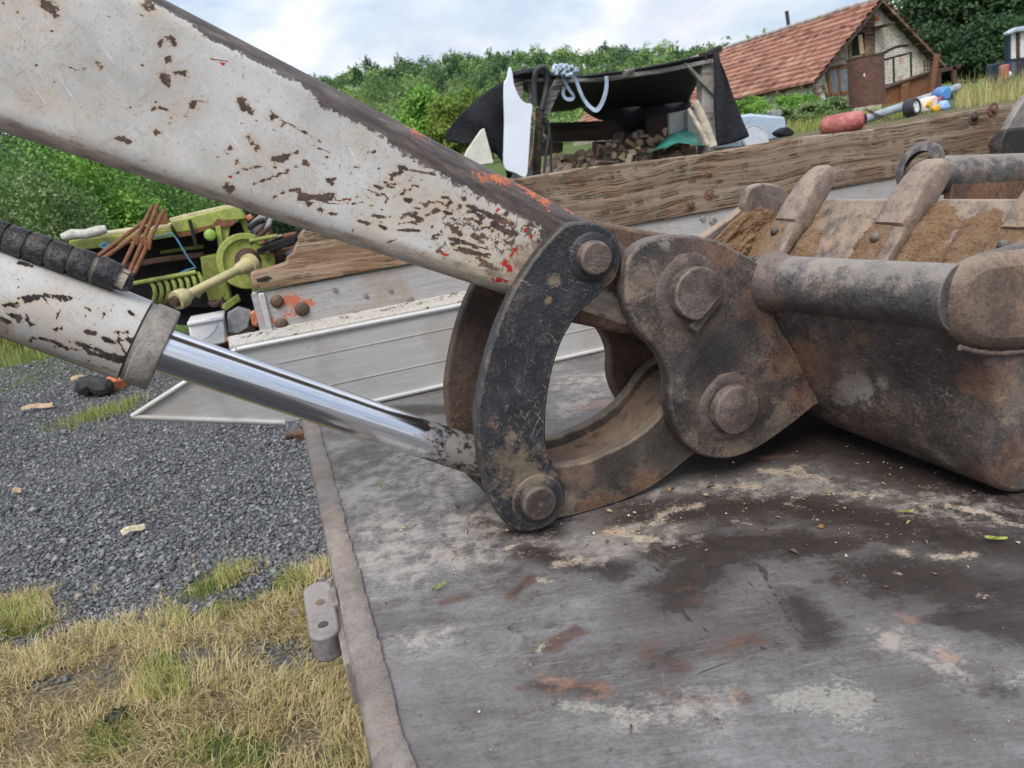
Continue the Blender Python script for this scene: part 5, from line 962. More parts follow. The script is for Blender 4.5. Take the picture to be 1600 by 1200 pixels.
Fw = Fw+len(V); V = np.vstack([V, Vw]); F = np.vstack([F, Fw]); TT = np.concatenate([TT, Tw])
tag(fast('tall_grass', V, F, GRASS, dict(tint=TT)), 'tall green and straw grass on the bank at right', 'grass', None, 'stuff')
N = 5000; sxx = rng.uniform(-8, -1.2, N); syy = rng.uniform(9.5, 14, N); kp = syy-.4*sxx > 11.3; sxx, syy = sxx[kp], syy[kp]; N = len(sxx); V, F, TT = blades(sxx, syy, terrain(sxx, syy)-.02, rng.uniform(.10, .25, N), rng.uniform(.008, .018, N), np.abs(rng.normal(.35, .25, N)), rng.uniform(0, 6.28, N), rng.uniform(.5, 1, N))
N2 = 2600; u_ = rng.normal(0, 1, (N2, 2)); pc = PZ(160, 645, G0); N2 = 900; u_ = u_[:N2]; sx2 = pc[0]+u_[:, 0]*.17; sy2 = pc[1]+u_[:, 1]*.12+(sx2-pc[0])*.35; V2, F2, T2_ = blades(sx2, sy2, terrain(sx2, sy2)-.01, rng.uniform(.04, .11, N2), rng.uniform(.004, .009, N2), np.abs(rng.normal(.4, .3, N2)), rng.uniform(0, 6.28, N2), rng.uniform(.65, 1, N2))
tag(fast('green_grass', np.vstack([V, V2]), np.vstack([F, F2+len(V)]), GRASS, dict(tint=np.concatenate([TT, T2_]))), 'fresh green grass at the far edge of the gravel yard', 'grass', None, 'stuff')

# ================================================================ things in the yard
def sl(m_, pxs, Y, th, mi=0): return m_.slab(pxs, Y, th, mi)
LIMEP = m_plain('lime_green_paint', (.29, .34, .07), .6, .3, 7, dirt=(.17, .12, .06), dirtf=.6); LIMEDK = m_plain('mossy_green_paint', (.20, .24, .04), .6, .3, 9, dirt=(.10, .06, .035), dirtf=.6)
CREAMP = m_plain('faded_cream_top', (.50, .45, .27), .7, .25, 8, dirt=(.25, .19, .08), dirtf=.5); RUSTY = m_plain('orange_rust', (.20, .085, .04), .85, .35, 14, dirt=(.10, .045, .028), dirtf=.6, bump=.4); RUSTD = m_plain('dark_rust', (.085, .045, .032), .9, .4, 12, dirt=(.03, .022, .02), dirtf=.6)
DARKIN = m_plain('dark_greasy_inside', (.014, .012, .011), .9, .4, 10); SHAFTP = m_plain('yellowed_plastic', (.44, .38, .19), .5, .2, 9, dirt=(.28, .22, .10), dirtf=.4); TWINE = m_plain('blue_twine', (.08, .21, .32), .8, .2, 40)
WHITEP = m_plain('white_plastic', (.62, .62, .62), .5, .08, 8, dirt=(.40, .37, .33), dirtf=.3); GREYP = m_plain('grey_scrap_sheet', (.26, .26, .27), .7, .2, 8, dirt=(.16, .13, .11), dirtf=.4); REDP = m_plain('faded_red_plastic', (.33, .085, .075), .55, .2, 6, dirt=(.40, .20, .17), dirtf=.5)
bl = thing('hay_baler', 'old lime green hay baler with flywheel, drive shaft and rusty edges', 'farm machine', (-.7, 8.6, -1.0))
Yb = 8.5
part('deck', sl(MB(), [(107, 376), (190, 366), (268, 357), (272, 370), (200, 381), (112, 393)], Yb, 1.0), LIMEP, bl, 40, .01)
part('deck_top', sl(MB(), [(106, 371), (190, 359), (267, 350), (268, 357), (190, 366), (107, 376)], Yb+.02, .9), CREAMP, bl, 40, .01)
part('roll', MB().tube([PY(x, y, Yb-.1) for x, y in [(97, 371), (112, 366), (135, 366), (152, 361), (166, 358)]], [.035, .05, .048, .05, .04], 12), m_plain('grey_roll', (.42, .40, .36), .8, .2, 15), bl, 60)
part('hood', sl(MB(), [(266, 346), (300, 338), (345, 327), (372, 322), (384, 342), (350, 346), (330, 353), (297, 361), (276, 364)], Yb-.05, .9), LIMEP, bl, 40, .012)
part('hood_top', sl(MB(), [(264, 341), (300, 332), (345, 322), (370, 320), (372, 324), (345, 329), (300, 340), (266, 348)], Yb, .85), CREAMP, bl, 40, .01)
part('rust_edge', sl(MB(), [(276, 364), (297, 360), (330, 352), (340, 341), (350, 345), (372, 343), (362, 353), (330, 356), (300, 367), (280, 371)], Yb-.055, .02), RUSTY, bl, 40)
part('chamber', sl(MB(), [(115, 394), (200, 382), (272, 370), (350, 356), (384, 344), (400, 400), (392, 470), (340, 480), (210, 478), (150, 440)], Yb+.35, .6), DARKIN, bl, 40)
part('cross_beam', sl(MB(), [(190, 412), (250, 402), (318, 394), (318, 402), (250, 411), (190, 421)], Yb+.1, .1), RUSTD, bl, 40, .01)
part('cross_beam', sl(MB(), [(250, 392), (318, 382), (318, 388), (250, 397)], Yb+.25, .06), LIMEDK, bl, 40, .005)
part('rear_plate', sl(MB(), [(313, 402), (345, 396), (352, 430), (362, 470), (326, 470), (318, 440)], Yb-.05, .35), LIMEDK, bl, 40, .01)
part('upright', sl(MB(), [(336, 354), (344, 352), (352, 400), (344, 402)], Yb-.06, .1), LIMEP, bl, 40, .006)
part('upright', sl(MB(), [(343, 350), (360, 348), (357, 372), (348, 376)], Yb-.02, .1), LIMEP, bl, 40, .006)
part('upright', sl(MB(), [(374, 344), (383, 342), (398, 378), (390, 380)], Yb+.02, .1), LIMEDK, bl, 40, .006)
part('tie_rod', MB().tube([PY(296, 343, Yb-.1), PY(307, 386, Yb-.1)], .018, 8), DARKIN, bl)
part('reflector', MB().lathe([(0, .03), (.03, .028), (.055, .015), (.06, 0), (.06, -.05)], PY(328, 367, Yb-.1), (0, -1, 0), 20), m_plain('bright_lime', (.22, .36, .06), .4, .1, 5), bl, 50)
fw = PY(384, 408, Yb-.15); kf = pxm(fw); rF = 43*kf
wheel = part('flywheel', MB().lathe([(0, .03), (.10, .03), (.11, .015), (rF*.52, .01), (rF*.60, .015), (rF*.74, .02), (rF*.76, .045), (rF*.80, .06), (rF*.97, .06), (rF, .05), (rF, -.06), (rF*.8, -.07), (0, -.07)], fw, (.12, -1, .05), 56), LIMEP, bl, 40)
part('hub', MB().lathe([(0, .06), (rF*.3, .055), (rF*.42, .03), (rF*.46, .012), (rF*.46, 0)], fw+np.array((.02, -.0, 0)), (.12, -1, .05), 30), RUSTD, wheel, 40)
s0, s1 = fw+np.array((.06, -.12, -.02)), PY(275, 470, Yb-1.0)
dS = s1-s0; pts = [s0+dS*q for q in (0, .06, .065, .12, .20, .21, .60, .84, .845, .90, .97, 1.0)]
part('drive_shaft', MB().tube(pts, np.array([.105, .105, .085, .075, .06, .046, .046, .046, .055, .085, .092, .088]), 20), SHAFTP, bl, 45)
part('shaft_yoke', MB().lathe([(0, .02), (.05, .02), (.055, -.05), (.035, -.10)], s1+nrm(dS)*.02, nrm(dS), 14), RUSTD, bl, 40)
part('pickup_bar', MB().tube([PY(208, 443, Yb-.25), PY(306, 425, Yb-.25)], .022, 10), LIMEP, bl)
for k in range(8):
    x = 236+k*10.5; y = 441-k*2.0; part('pickup_hoop', MB().tube([PY(x+dx, y+dy, Yb-.2-dd_) for dx, dy, dd_ in [(0, 0, 0), (5, 8, .08), (7, 18, .1), (5, 28, .08), (0, 36, 0)]], .022, 8), LIMEDK, bl, 60)
part('skid', sl(MB(), [(348, 476), (372, 460), (376, 470), (354, 486), (346, 482)], Yb-.4, .08), LIMEDK, bl, 40, .01)
part('hook', MB().tube([PY(x, y, Yb-.35) for x, y in [(327, 471), (333, 476), (341, 474), (346, 466), (350, 480)]], .03, 9), RUSTD, bl, 50)
part('twine', MB().tube([PY(x, y, Yb-.2) for x, y in [(240, 371), (256, 369), (268, 364), (276, 373), (286, 390), (296, 406), (306, 418), (290, 423), (275, 430)]], .010, 6), TWINE, bl, 60)
part('twine', MB().tube(crom([PY(x, y, Yb-.08) for x, y in [(158, 383), (164, 379), (170, 384), (163, 388), (157, 384), (168, 380)]], 3), .012, 6), TWINE, bl, 60)
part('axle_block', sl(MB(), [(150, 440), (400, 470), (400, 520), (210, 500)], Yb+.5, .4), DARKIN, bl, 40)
for i, (a_, b_, lb) in enumerate([((231, 342), (136, 413), 'rusty iron rod, leftmost and most slanted against the baler'), ((251, 341), (160, 405), 'rusty iron rod second from left against the baler'), ((238, 322), (190, 420), 'rusty rod leaning in the bunch, left one of its three'), ((247, 320), (203, 424), 'tallest rusty rod, middle of the bunch of three'), ((256, 328), (209, 428), 'rusty rod at the right of the bunch of three')]):
    t = thing('iron_rod', lb, 'rod', PY(*b_, Yb-.3), 'rusty rods leaning on the baler'); part('rod', MB().tube([PY(*a_, Yb-.1-.02*i), PY(*b_, Yb-.5-.02*i)], .020, 9), RUSTY, t)
    if i > 1: part('clamp', MB().box(PY(a_[0]*.45+b_[0]*.55+1, a_[1]*.45+b_[1]*.55, Yb-.33-.02*i), (.06, .05, .09), np.array(Matrix.Rotation(.4, 3, 'Y'))), RUSTY, t, 40, .008)
part('bracket', sl(MB(), [(246, 335), (256, 326), (262, 345), (262, 356), (244, 358)], Yb+.1, .05), RUSTY, bl, 40)
# white tub, bricks and scrap beside the baler
ct = thing('plastic_tub', 'white plastic tub on the ground below the hay baler', 'tub', PY(322, 540, 7.9))
part('body', MB().slab([(294, 508), (348, 498), (354, 536), (300, 548)], 7.9, .4), WHITEP, ct, 40, .02)
part('rim', MB().slab([(292, 504), (349, 494), (350, 500), (293, 510)], 7.88, .44), WHITEP, ct, 40, .01)
part('handle', MB().tube([PY(x, y, 7.87) for x, y in [(318, 531), (327, 526), (336, 517), (341, 506)]], .006, 6), GREYP, ct)
for i, (pxs, Y, mt, lb) in enumerate([([(352, 530), (390, 523), (412, 522), (410, 529), (356, 536)], 7.5, BRICKO, 'long orange brick below the riveted plate'), ([(390, 490), (398, 486), (404, 500), (402, 512), (394, 508)], 7.3, BRICKO, 'orange brick standing beside the riveted plate end')]):
    solo('brick', MB().slab(pxs, Y, .12), mt, lb, 'brick', bev=.012, group='bricks by the truck')
for i, (pxs, Y, mt, nm, lb, ct_) in enumerate([([(386, 352), (405, 336), (418, 338), (405, 360), (398, 372)], 8.9, GREYP, 'scrap_sheet', 'pale grey sheet standing right of the baler hood', 'sheet'), ([(400, 390), (450, 371), (462, 368), (462, 380), (420, 396), (404, 398)], 8.2, DARKIN, 'dark_beam', 'black beam lying right of the baler flywheel', 'beam'), ([(404, 380), (440, 366), (442, 369), (408, 384)], 8.3, GREYP, 'scrap_strip', 'grey strip among the scrap right of the flywheel', 'strip'), ([(420, 372), (462, 362), (464, 367), (424, 378)], 8.4, RUSTY, 'scrap_strip', 'red brown strip among the scrap under the arm', 'strip'), ([(404, 398), (430, 390), (470, 382), (470, 420), (404, 420)], 8.6, RUSTD, 'scrap_heap', 'dark rusty heap of scrap right of the flywheel', 'heap'), ([(355, 490), (372, 480), (392, 486), (388, 512), (372, 522), (356, 520)], 8.0, GREYST, 'rubble', 'grey rubble lump between the tub and the riveted plate', 'rubble'), ([(384, 338), (392, 334), (396, 341), (388, 346)], 8.3, BRICKO, 'brick', 'small orange brick on top of the baler hood', 'brick'), ([(418, 345), (423, 343), (428, 372), (423, 374)], 8.6, RUSTD, 'scrap_post', 'dark rusty post in the scrap under the arm', 'post')]):
    solo(nm, MB().slab(pxs, Y, .10), mt, lb, ct_, bev=.012)
for k in range(16):                                              # jumble of flat iron, pipe and slats beyond the flywheel
    x, y = rng.uniform(398, 466), rng.uniform(338, 396); an = rng.normal(-.45, .5); l_ = rng.uniform(16, 46); Y = 8.1+rng.uniform(0, .5)
    p0, p1 = PY(x-l_/2*math.cos(an), y-l_/2*math.sin(an), Y), PY(x+l_/2*math.cos(an), y+l_/2*math.sin(an), Y+rng.uniform(-.2, .2)); mt = (RUSTY, RUSTD, GREYP, DARKIN, RUSTD, LIMEDK)[k % 6]
    solo('scrap_piece', MB().tube([p0, (p0+p1)/2+rng.normal(0, .01, 3), p1], rng.uniform(.012, .03), 8) if k % 2 else MB().bar(p0, p1, rng.uniform(.03, .10), .015), mt, 'rusty or grey scrap piece in the jumble between flywheel and excavator arm', 'scrap', group='scrap jumble by the baler', smooth=40)
a_ = MB()
for k in range(26):
    p = PZ(rng.uniform(330, 400), rng.uniform(505, 540), G0+.06); s_ = rng.uniform(.04, .11); a_.lathe([(0, s_*.7), (s_*.8, s_*.3), (s_, -s_*.3), (s_*.5, -s_)], p, nrm(rng.normal(0, 1, 3)), 6)
tag(link('dirt_rubble', a_, RUSTD, (0, 0, 0), 20), 'dark dirt and rubble on the ground below the baler', 'rubble', None, 'stuff')

# ---------------------------------------------------------------- firewood shelter under a black tarp
TARP = m_plain('black_tarp', (.0065, .007, .010), .75, .3, 6, bump=.25); POSTW = m_wood('grey_post_wood', [(.3, (.16, .14, .12)), (.5, (.27, .245, .22)), (.7, (.36, .335, .31))], scale=.3); BROWNW = m_wood('dark_board_wood', [(.3, (.022, .016, .013)), (.5, (.05, .036, .028)), (.7, (.085, .064, .05))], scale=.25)
STRAPM = m_plain('pale_blue_strap', (.36, .43, .52), .7, .15, 20); HOSEB = m_plain('black_hose', (.03, .031, .034), .5, .3, 20)
sh_ = thing('firewood_shelter', 'firewood shelter of grey posts covered with a black tarp', 'shelter', (3.0, 6.4, -1.0))
Yf = 6.0; Yk = 7.6
def tarp(rows, nm='tarp', wob=.02, seed=3):
    """sheet through rows of (px, py, Y) points, with folds and thickness"""
    A = np.array([[PY(x, y, Y) for x, y, Y in crom(np.array(r, float), 5, False)] for r in rows]); A = np.array([crom(A[:, j], 5, False) for j in range(A.shape[1])]).transpose(1, 0, 2)
    nu, nv = A.shape[:2]; I, J = np.meshgrid(np.arange(nu), np.arange(nv), indexing='ij'); A[:, :, 1] += wob*np.sin(J*.9+I*.25)*1.0+wob*(fbm(I*.3, J*.3, seed)-.5)*2; A[:, :, 2] += wob*.5*(fbm(I*.35, J*.35, seed+4)-.5)
    m_ = MB().grid(A); ob = part(nm, m_, TARP, sh_, 80); so_ = ob.modifiers.new('thick', 'SOLIDIFY'); so_.thickness = .006; return ob
tarp([[(803, 113, Yf-.02), (830, 108, Yf-.02), (870, 116, Yf-.02), (905, 118, Yf-.02), (960, 112, Yf-.02), (1040, 99, Yf-.02), (1112, 82, Yf-.02)], [(803, 124, Yf+.02), (830, 122, Yf+.03), (870, 124, Yf+.03), (905, 125, Yf+.03), (960, 119, Yf+.03), (1040, 106, Yf+.03), (1114, 90, Yf+.03)], [(830, 150, 6.8), (850, 150, 6.8), (880, 152, 6.8), (910, 152, 6.8), (960, 147, 6.8), (1030, 138, 6.8), (1090, 128, 6.8)], [(845, 172, Yk), (865, 174, Yk), (890, 172, Yk), (915, 166, Yk), (955, 168, Yk), (1010, 165, Yk), (1075, 158, Yk)]], 'tarp')
tarp([[(798, 122, Yf-.04), (770, 136, Yf-.1), (738, 160, Yf-.1), (715, 184, Yf-.1), (698, 205, Yf-.1)], [(800, 170, Yf-.04), (785, 172, Yf-.1), (755, 188, Yf-.12), (722, 205, Yf-.1), (698, 214, Yf-.1)], [(800, 215, Yf-.04), (792, 215, Yf-.06), (775, 212, Yf-.1), (735, 225, Yf-.1), (704, 222, Yf-.1)], [(800, 275, Yf-.04), (794, 278, Yf-.04), (788, 262, Yf-.06), (776, 235, Yf-.06), (766, 215, Yf-.08)]], 'tarp', .012, 8)
tarp([[(1114, 86, Yf-.06), (1120, 84, Yf-.06), (1124, 92, Yf-.06)], [(1117, 140, Yf-.08), (1130, 138, Yf-.1), (1140, 136, Yf-.06)], [(1118, 190, Yf-.08), (1136, 186, Yf-.1), (1156, 182, Yf-.06)], [(1119, 228, Yf-.08), (1142, 224, Yf-.1), (1170, 213, Yf-.06)]], 'tarp', .015, 12)
tarp([[(905, 166, Yk), (950, 166, Yk), (1000, 165, Yk), (1045, 160, Yk), (1076, 156, Yk)], [(925, 180, Yk), (955, 190, Yk), (1000, 190, Yk), (1045, 188, Yk), (1082, 180, Yk)], [(955, 196, Yk), (968, 205, Yk), (1000, 212, Yk), (1045, 210, Yk), (1090, 205, Yk)], [(965, 250, Yk), (985, 250, Yk), (1010, 250, Yk), (1050, 250, Yk), (1100, 240, Yk)]], 'tarp', .03, 15)
part('post', MB().slab([(1097, 98), (1115, 97), (1119, 330), (1100, 332)], Yf, .10), POSTW, sh_, 40, .008)
part('post', MB().slab([(806, 125), (818, 125), (816, 330), (804, 330)], Yf, .09), POSTW, sh_, 40, .008)
part('post', MB().slab([(828, 118), (833, 118), (834, 300), (828, 300)], Yf+.05, .05), POSTW, sh_, 40, .004)
part('rail', MB().slab([(803, 121), (868, 121), (870, 127), (803, 127)], Yf, .06), POSTW, sh_, 40, .004)
part('rail', MB().slab([(866, 124), (950, 118), (1040, 106), (1113, 91), (1113, 98), (1040, 113), (950, 126), (866, 130)], Yf-.02, .07), POSTW, sh_, 40, .004)
part('brace', MB().slab([(871, 120), (886, 121), (869, 155), (858, 180), (848, 178), (856, 150)], Yf-.05, .05), POSTW, sh_, 40, .006)
part('brace', MB().slab([(1068, 97), (1074, 98), (1124, 148), (1122, 154), (1095, 128)], Yf-.03, .035), POSTW, sh_, 40, .004)
part('ridge_end', MB().bar(PY(1098, 88, Yf-.02), PY(1123, 76, Yf+.3), .07, .05), BROWNW, sh_, 40, .004)
part('rail_stub', MB().tube([PY(975, 113, Yf-.08), PY(990, 109, Yf-.05)], .022, 10), POSTW, sh_)
part('back_board', MB().slab([(852, 192), (960, 188), (988, 214), (985, 218), (850, 222)], Yk-.1, .05), BROWNW, sh_, 40, .006)
part('back_board', MB().slab([(846, 222), (880, 222), (880, 236), (868, 242), (846, 244)], Yk-.15, .05), BROWNW, sh_, 40, .006)
part('back_board', MB().slab([(928, 221), (1010, 218), (1010, 262), (934, 262), (928, 240)], Yk-.05, .05), BROWNW, sh_, 40, .006)
part('back_board', MB().slab([(1010, 182), (1052, 178), (1052, 250), (1010, 250)], Yk-.2, .04), BROWNW, sh_, 40, .006)
# things on and in the shelter
FEND = m_plain('white_car_paint', (.66, .70, .76), .35, .05, 3, bump=.02)
fo = crom([PY(x, y, 5.75) for x, y in [(798, 104), (801, 116), (803, 130), (808, 144), (815, 156), (822, 161), (832, 164), (830, 185), (828, 215), (826, 245), (822, 276), (805, 270), (789, 262), (788, 230), (789, 190), (788, 150), (789, 128), (793, 122), (795, 110)]], 3)
fn = MB().prism(fo, (0, .03, 0)); solo('car_fender', fn, FEND, 'white car fender standing on end in front of the black tarp', 'car part', bev=.006)
solo('white_board', MB().slab([(752, 203), (757, 200), (772, 255), (720, 262), (730, 235)], 5.8, .04), m_plain('cream_board', (.56, .54, .46), .8, .1, 8), 'cream triangular board in the gap of the tarp at left', 'board', bev=.006)
def strap(name, pts, Y, w_, mat, label, cat, grp=None):
    p = crom([PY(x, y, Y+d) for x, y, d in pts], 6, False); m_ = MB(); t = np.gradient(p, axis=0); t /= np.linalg.norm(t, axis=1)[:, None]; s = np.cross(t, (0.35, -1, .2)); s /= np.linalg.norm(s, axis=1)[:, None]; n_ = np.cross(s, t)
    P = np.array([[q-a*w_/2-b*.003, q+a*w_/2-b*.003, q+a*w_/2+b*.003, q-a*w_/2+b*.003, q-a*w_/2-b*.003] for q, a, b in zip(p, s, n_)]); m_.grid(P); return solo(name, m_, mat, label, cat, smooth=50, group=grp)
strap('ratchet_strap', [(868, 116, -.1), (876, 108, -.12), (880, 122, -.12), (888, 138, -.12), (896, 150, -.1), (892, 155, -.1), (884, 154, -.1), (880, 146, -.1), (882, 136, -.08)], Yf, .03, STRAPM, 'pale blue strap in a small loop left on the shelter rail', 'strap')
strap('ratchet_strap', [(880, 108, -.14), (892, 114, -.14), (900, 126, -.14), (906, 142, -.14), (914, 158, -.12), (924, 169, -.12), (932, 172, -.12), (940, 162, -.12), (946, 146, -.12), (948, 130, -.12), (947, 119, -.12)], Yf, .036, STRAPM, 'pale blue strap hanging in a wide loop from the rail', 'strap')
kn = MB()
for cx_, cy_, ra, rb_, ph in [(872, 107, 7, 5, 0), (875, 109, 6, 6, 1.5), (884, 111, 5, 4, .7), (893, 114, 8, 4, .3), (897, 113, 5, 5, 2), (888, 107, 6, 3, 1), (880, 105, 7, 3, .4)]:
    kn.tube([PY(cx_+ra*math.cos(t+ph), cy_+rb_*math.sin(t)+1.5*math.sin(3*t+ph), Yf-.16+.05*math.sin(2*t+ph)) for t in np.linspace(0, 5.6, 18)], [.010+.009*abs(math.sin(k*.9+ph)) for k in range(18)], 6)
solo('strap_bundle', kn, STRAPM, 'pale blue knotted strap bundle on top of the rail', 'strap', smooth=30)
def hosez(pts, r_, lab): solo('rubber_hose', MB().tube(crom([PY(x, y, Yf-.10+d) for x, y, d in pts], 5, False), r_, 9), HOSEB, lab, 'hose', smooth=60, group='black hoses on the shelter')
hosez([(836, 165, 0), (835, 140, 0), (836, 118, -.02), (842, 107, -.04), (850, 106, -.04), (855, 115, -.02), (854, 135, 0), (850, 155, 0), (846, 172, 0)], .024, 'thick black hose looped over the left end of the rail')
hosez([(840, 176, 0), (848, 182, 0), (856, 190, 0), (858, 210, 0), (854, 235, 0), (850, 270, 0)], .012, 'thin black hose hanging beside the fender down to the board')
hosez([(845, 178, .05), (852, 195, .04), (860, 215, .04), (861, 250, .04), (862, 276, .04)], .010, 'thin black cable behind the hanging hose at the fender')
for i, (pts, r_, mt, lb) in enumerate([([(834, 176), (842, 196), (838, 205)], .028, TANW, 'split orange stake in the bundle beside the fender'), ([(850, 186), (838, 215), (826, 262)], .018, TANW, 'thin tan stick slanting down beside the fender'), ([(838, 205), (848, 212), (856, 218)], .02, POSTW, 'short grey stick crossing the bundle beside the fender'), ([(844, 170), (840, 230), (838, 280)], .035, BROWNW, 'dark upright stake behind the fender')]): solo('stake', MB().tube([PY(x, y, Yf-.02-.02*i) for x, y in pts], r_, 7), mt, lb, 'stake', smooth=30, group='stakes beside the fender')
solo('leaning_sheet', MB().slab([(1046, 177), (1073, 172), (1076, 215), (1074, 226), (1047, 222)], 6.6, .04), m_plain('pale_panel', (.40, .39, .36), .8, .1, 8), 'pale grey panel standing at the back of the firewood', 'panel', bev=.006)
solo('leaning_sheet', MB().slab([(1074, 172), (1094, 170), (1098, 226), (1076, 224)], 6.55, .04), m_plain('pale_panel_b', (.36, .35, .32), .8, .1, 8), 'greyer panel beside the right post of the shelter', 'panel', bev=.006)
for i, (a_, b_, r_, lb) in enumerate([((1086, 158), (1112, 229), .035, 'peeled pole, leftmost of those leaning by the post'), ((1090, 162), (1116, 228), .028, 'peeled pole leaning closest to the shelter post'), ((1076, 170), (1106, 226), .02, 'thin peeled stick lowest of the leaning poles')]): solo('peeled_pole', MB().tube([PY(*a_, Yf-.22+.03*i), PY((a_[0]+b_[0])/2+1, (a_[1]+b_[1])/2, Yf-.23), PY(*b_, Yf-.25)], [r_*.8, r_, r_], 9), m_plain('peeled_wood_%d' % i, (.43, .37, .29), .8, .25, 12), lb, 'pole', smooth=40, group='poles leaning on the shelter post')
GT = m_plain('green_tarp', (.03, .19, .145), .6, .25, 8); U_, V_ = np.meshgrid(np.linspace(0, 1, 18), np.linspace(0, 1, 10), indexing='ij')
gtp = np.array([PY(1012+u*92, 240-14*math.sin(u*2.6)-22*v*math.sin(u*3.0)-u*8+6*vnoise(u*6, v*5, 3), 5.9+.7*v) for u, v in zip(U_.ravel(), V_.ravel())]).reshape(18, 10, 3); solo('green_tarp', MB().grid(gtp), GT, 'crumpled green tarp on the firewood under the right post', 'tarp', smooth=25)
# firewood
LOGM = []
for i, (bk_, ed) in enumerate([((.15, .11, .085), (.42, .29, .18)), ((.24, .185, .14), (.34, .25, .165)), ((.36, .29, .225), (.50, .36, .22))]): LOGM.append((m_plain('log_bark_%d' % i, bk_, .9, .4, 20, bump=.5), m_plain('log_end_%d' % i, ed, .85, .3, 25)))
protos = []
for i in range(6):
    m_ = MB(); L_ = .36; r_ = rng.uniform(.05, .075); n_ = 9 if i < 3 else 5; prf = [(math.cos(t)*r_*rng.uniform(.85, 1.1), math.sin(t)*r_*rng.uniform(.85, 1.1)) for t in (np.linspace(0, 2*math.pi, n_, endpoint=False) if i < 3 else np.linspace(0, math.pi, n_))]
    me = bpy.data.meshes.new('firewood_log'); vs_ = [(-L_/2, a_, b_) for a_, b_ in prf]+[(L_/2, a_*.95, b_*.95) for a_, b_ in prf]; fs = [(k, (k+1) % n_, (k+1) % n_+n_, k+n_) for k in range(n_)]+[tuple(range(n_-1, -1, -1)), tuple(range(n_, 2*n_))]
    me.from_pydata(vs_, [], fs); me.materials.append(LOGM[i % 3][0]); me.materials.append(LOGM[(i+1) % 3][1]); 
    mi = [0]*n_+[1, 1]; 
    if i >= 3: mi[n_-1] = 1
    me.polygons.foreach_set('material_index', mi); protos.append(me)
for k in range(230):
    x = rng.uniform(845, 1090); row = k % 5; yt = np.interp(x, [845, 880, 930, 970, 1010, 1040, 1070, 1095], [262, 250, 240, 226, 224, 216, 222, 232]); y = yt+rng.uniform(0, 1)**1.3*44; Y = 7.3-(y-yt)/44*1.0
    p = PY(x, y, Y); ob = bpy.data.objects.new('firewood_log', protos[int(rng.integers(6))]); COL.objects.link(ob); ob.location = p; sc_ = rng.uniform(.75, 1.2)
    ob.rotation_euler = (rng.uniform(0, 6.28), rng.normal(0, .35), rng.choice([rng.normal(0, .5), rng.normal(1.5, .5)])); ob.scale = (sc_*rng.uniform(.7, 1.3), sc_*rng.uniform(.4, .9), sc_*rng.uniform(.35, .8)); tag(ob, 'split brown firewood log in the heap under the black tarp', 'firewood', 'firewood heap under the tarp')

# ---------------------------------------------------------------- house with tiled roof
Yg, Ye = 30., 58.
def hp_(x, y, Y=Yg): return PY(x, y, Y)
apex = hp_(1366, 1); evL = hp_(1262, 129); xr, zr = apex[0], apex[2]; xl, zl = evL[0], evL[2]; xrr = xr+(xr-xl); base = gz(xl, Yg)-1.0
wl = xl+.35; wr = xrr-.35; slp = (zr-zl)/(xr-xl)
a = NT('roof_tiles'); o = a.obj(); s_ = a.sep(o); nn = a.noise(.9, 4, .6); n4 = a.noise(5, 4, .7); rowv = a.math('MULTIPLY', a.math('SUBTRACT', s_[2], zr-base), 13/(zr-zl)); fr = a.math('FRACT', rowv); colv = a.math('ADD', a.math('MULTIPLY', s_[1], 1/.30), 0)
vt = a.n('TexWhiteNoise', noise_dimensions='2D'); cb = a.n('CombineXYZ'); a.set(cb.inputs[0], a.math('FLOOR', rowv)); a.set(cb.inputs[1], a.math('FLOOR', colv)); a.t.links.new(cb.outputs[0], vt.inputs[0])
tc_ = a.ramp(a.math('ADD', a.math('MULTIPLY', vt.outputs[0], .5), a.math('MULTIPLY', nn, .5)), [(.12, (.12, .055, .04)), (.45, (.27, .115, .075)), (.75, (.36, .18, .12)), (.95, (.40, .28, .205))]); tc_ = a.mix(a.math('MULTIPLY', a.step(n4, .6, .85), .6), tc_, (.10, .075, .06))
TILE = a.done(tc_, .85, 0, a.bump(n4, .3, .02))
a = NT('painted_brick'); o = a.obj(); s_ = a.sep(o); cbv = a.n('CombineXYZ'); a.set(cbv.inputs[0], a.math('ADD', s_[0], s_[1])); a.set(cbv.inputs[1], s_[2])
bt = a.n('TexBrick'); a.t.links.new(cbv.outputs[0], bt.inputs[0]); bt.inputs['Scale'].default_value = 1; bt.inputs['Brick Width'].default_value = .27; bt.inputs['Row Height'].default_value = .105; bt.inputs['Mortar Size'].default_value = .016; bt.inputs['Mortar Smooth'].default_value = .4; bt.inputs['Color1'].default_value = (.62, .59, .52, 1); bt.inputs['Color2'].default_value = (.52, .48, .42, 1); bt.inputs['Mortar'].default_value = (.22, .19, .16, 1)
nb_ = a.noise(2.2, 5, .7); nc_ = a.noise(12, 5, .7); BRW = a.done(a.mix(a.math('MULTIPLY', a.step(a.math('ADD', nb_, a.math('MULTIPLY', nc_, .35)), .72, .8), .65), bt.outputs[0], (.30, .16, .11)), .9, 0, a.bump(bt.outputs['Fac'], -.6, .02))
PLASTER = m_plain('brown_plaster', (.24, .185, .14), .95, .3, 3, dirt=(.34, .29, .23), dirtf=.6); TIMBER = m_wood('house_timber', [(.3, (.07, .045, .032)), (.5, (.15, .105, .07)), (.7, (.26, .19, .13))], scale=.12); DARKT = m_plain('dark_timber', (.05, .035, .028), .9, .4, 4)
hs_ = thing('brick_house', 'old house with red tiled roof and whitewashed brick gable', 'house', (xr, Yg+5, base))
x_break = hp_(1338, 60)[0]; xm = hp_(1352, 60)[0]
def wz(x): return zr-abs(x-xr)*slp-.12
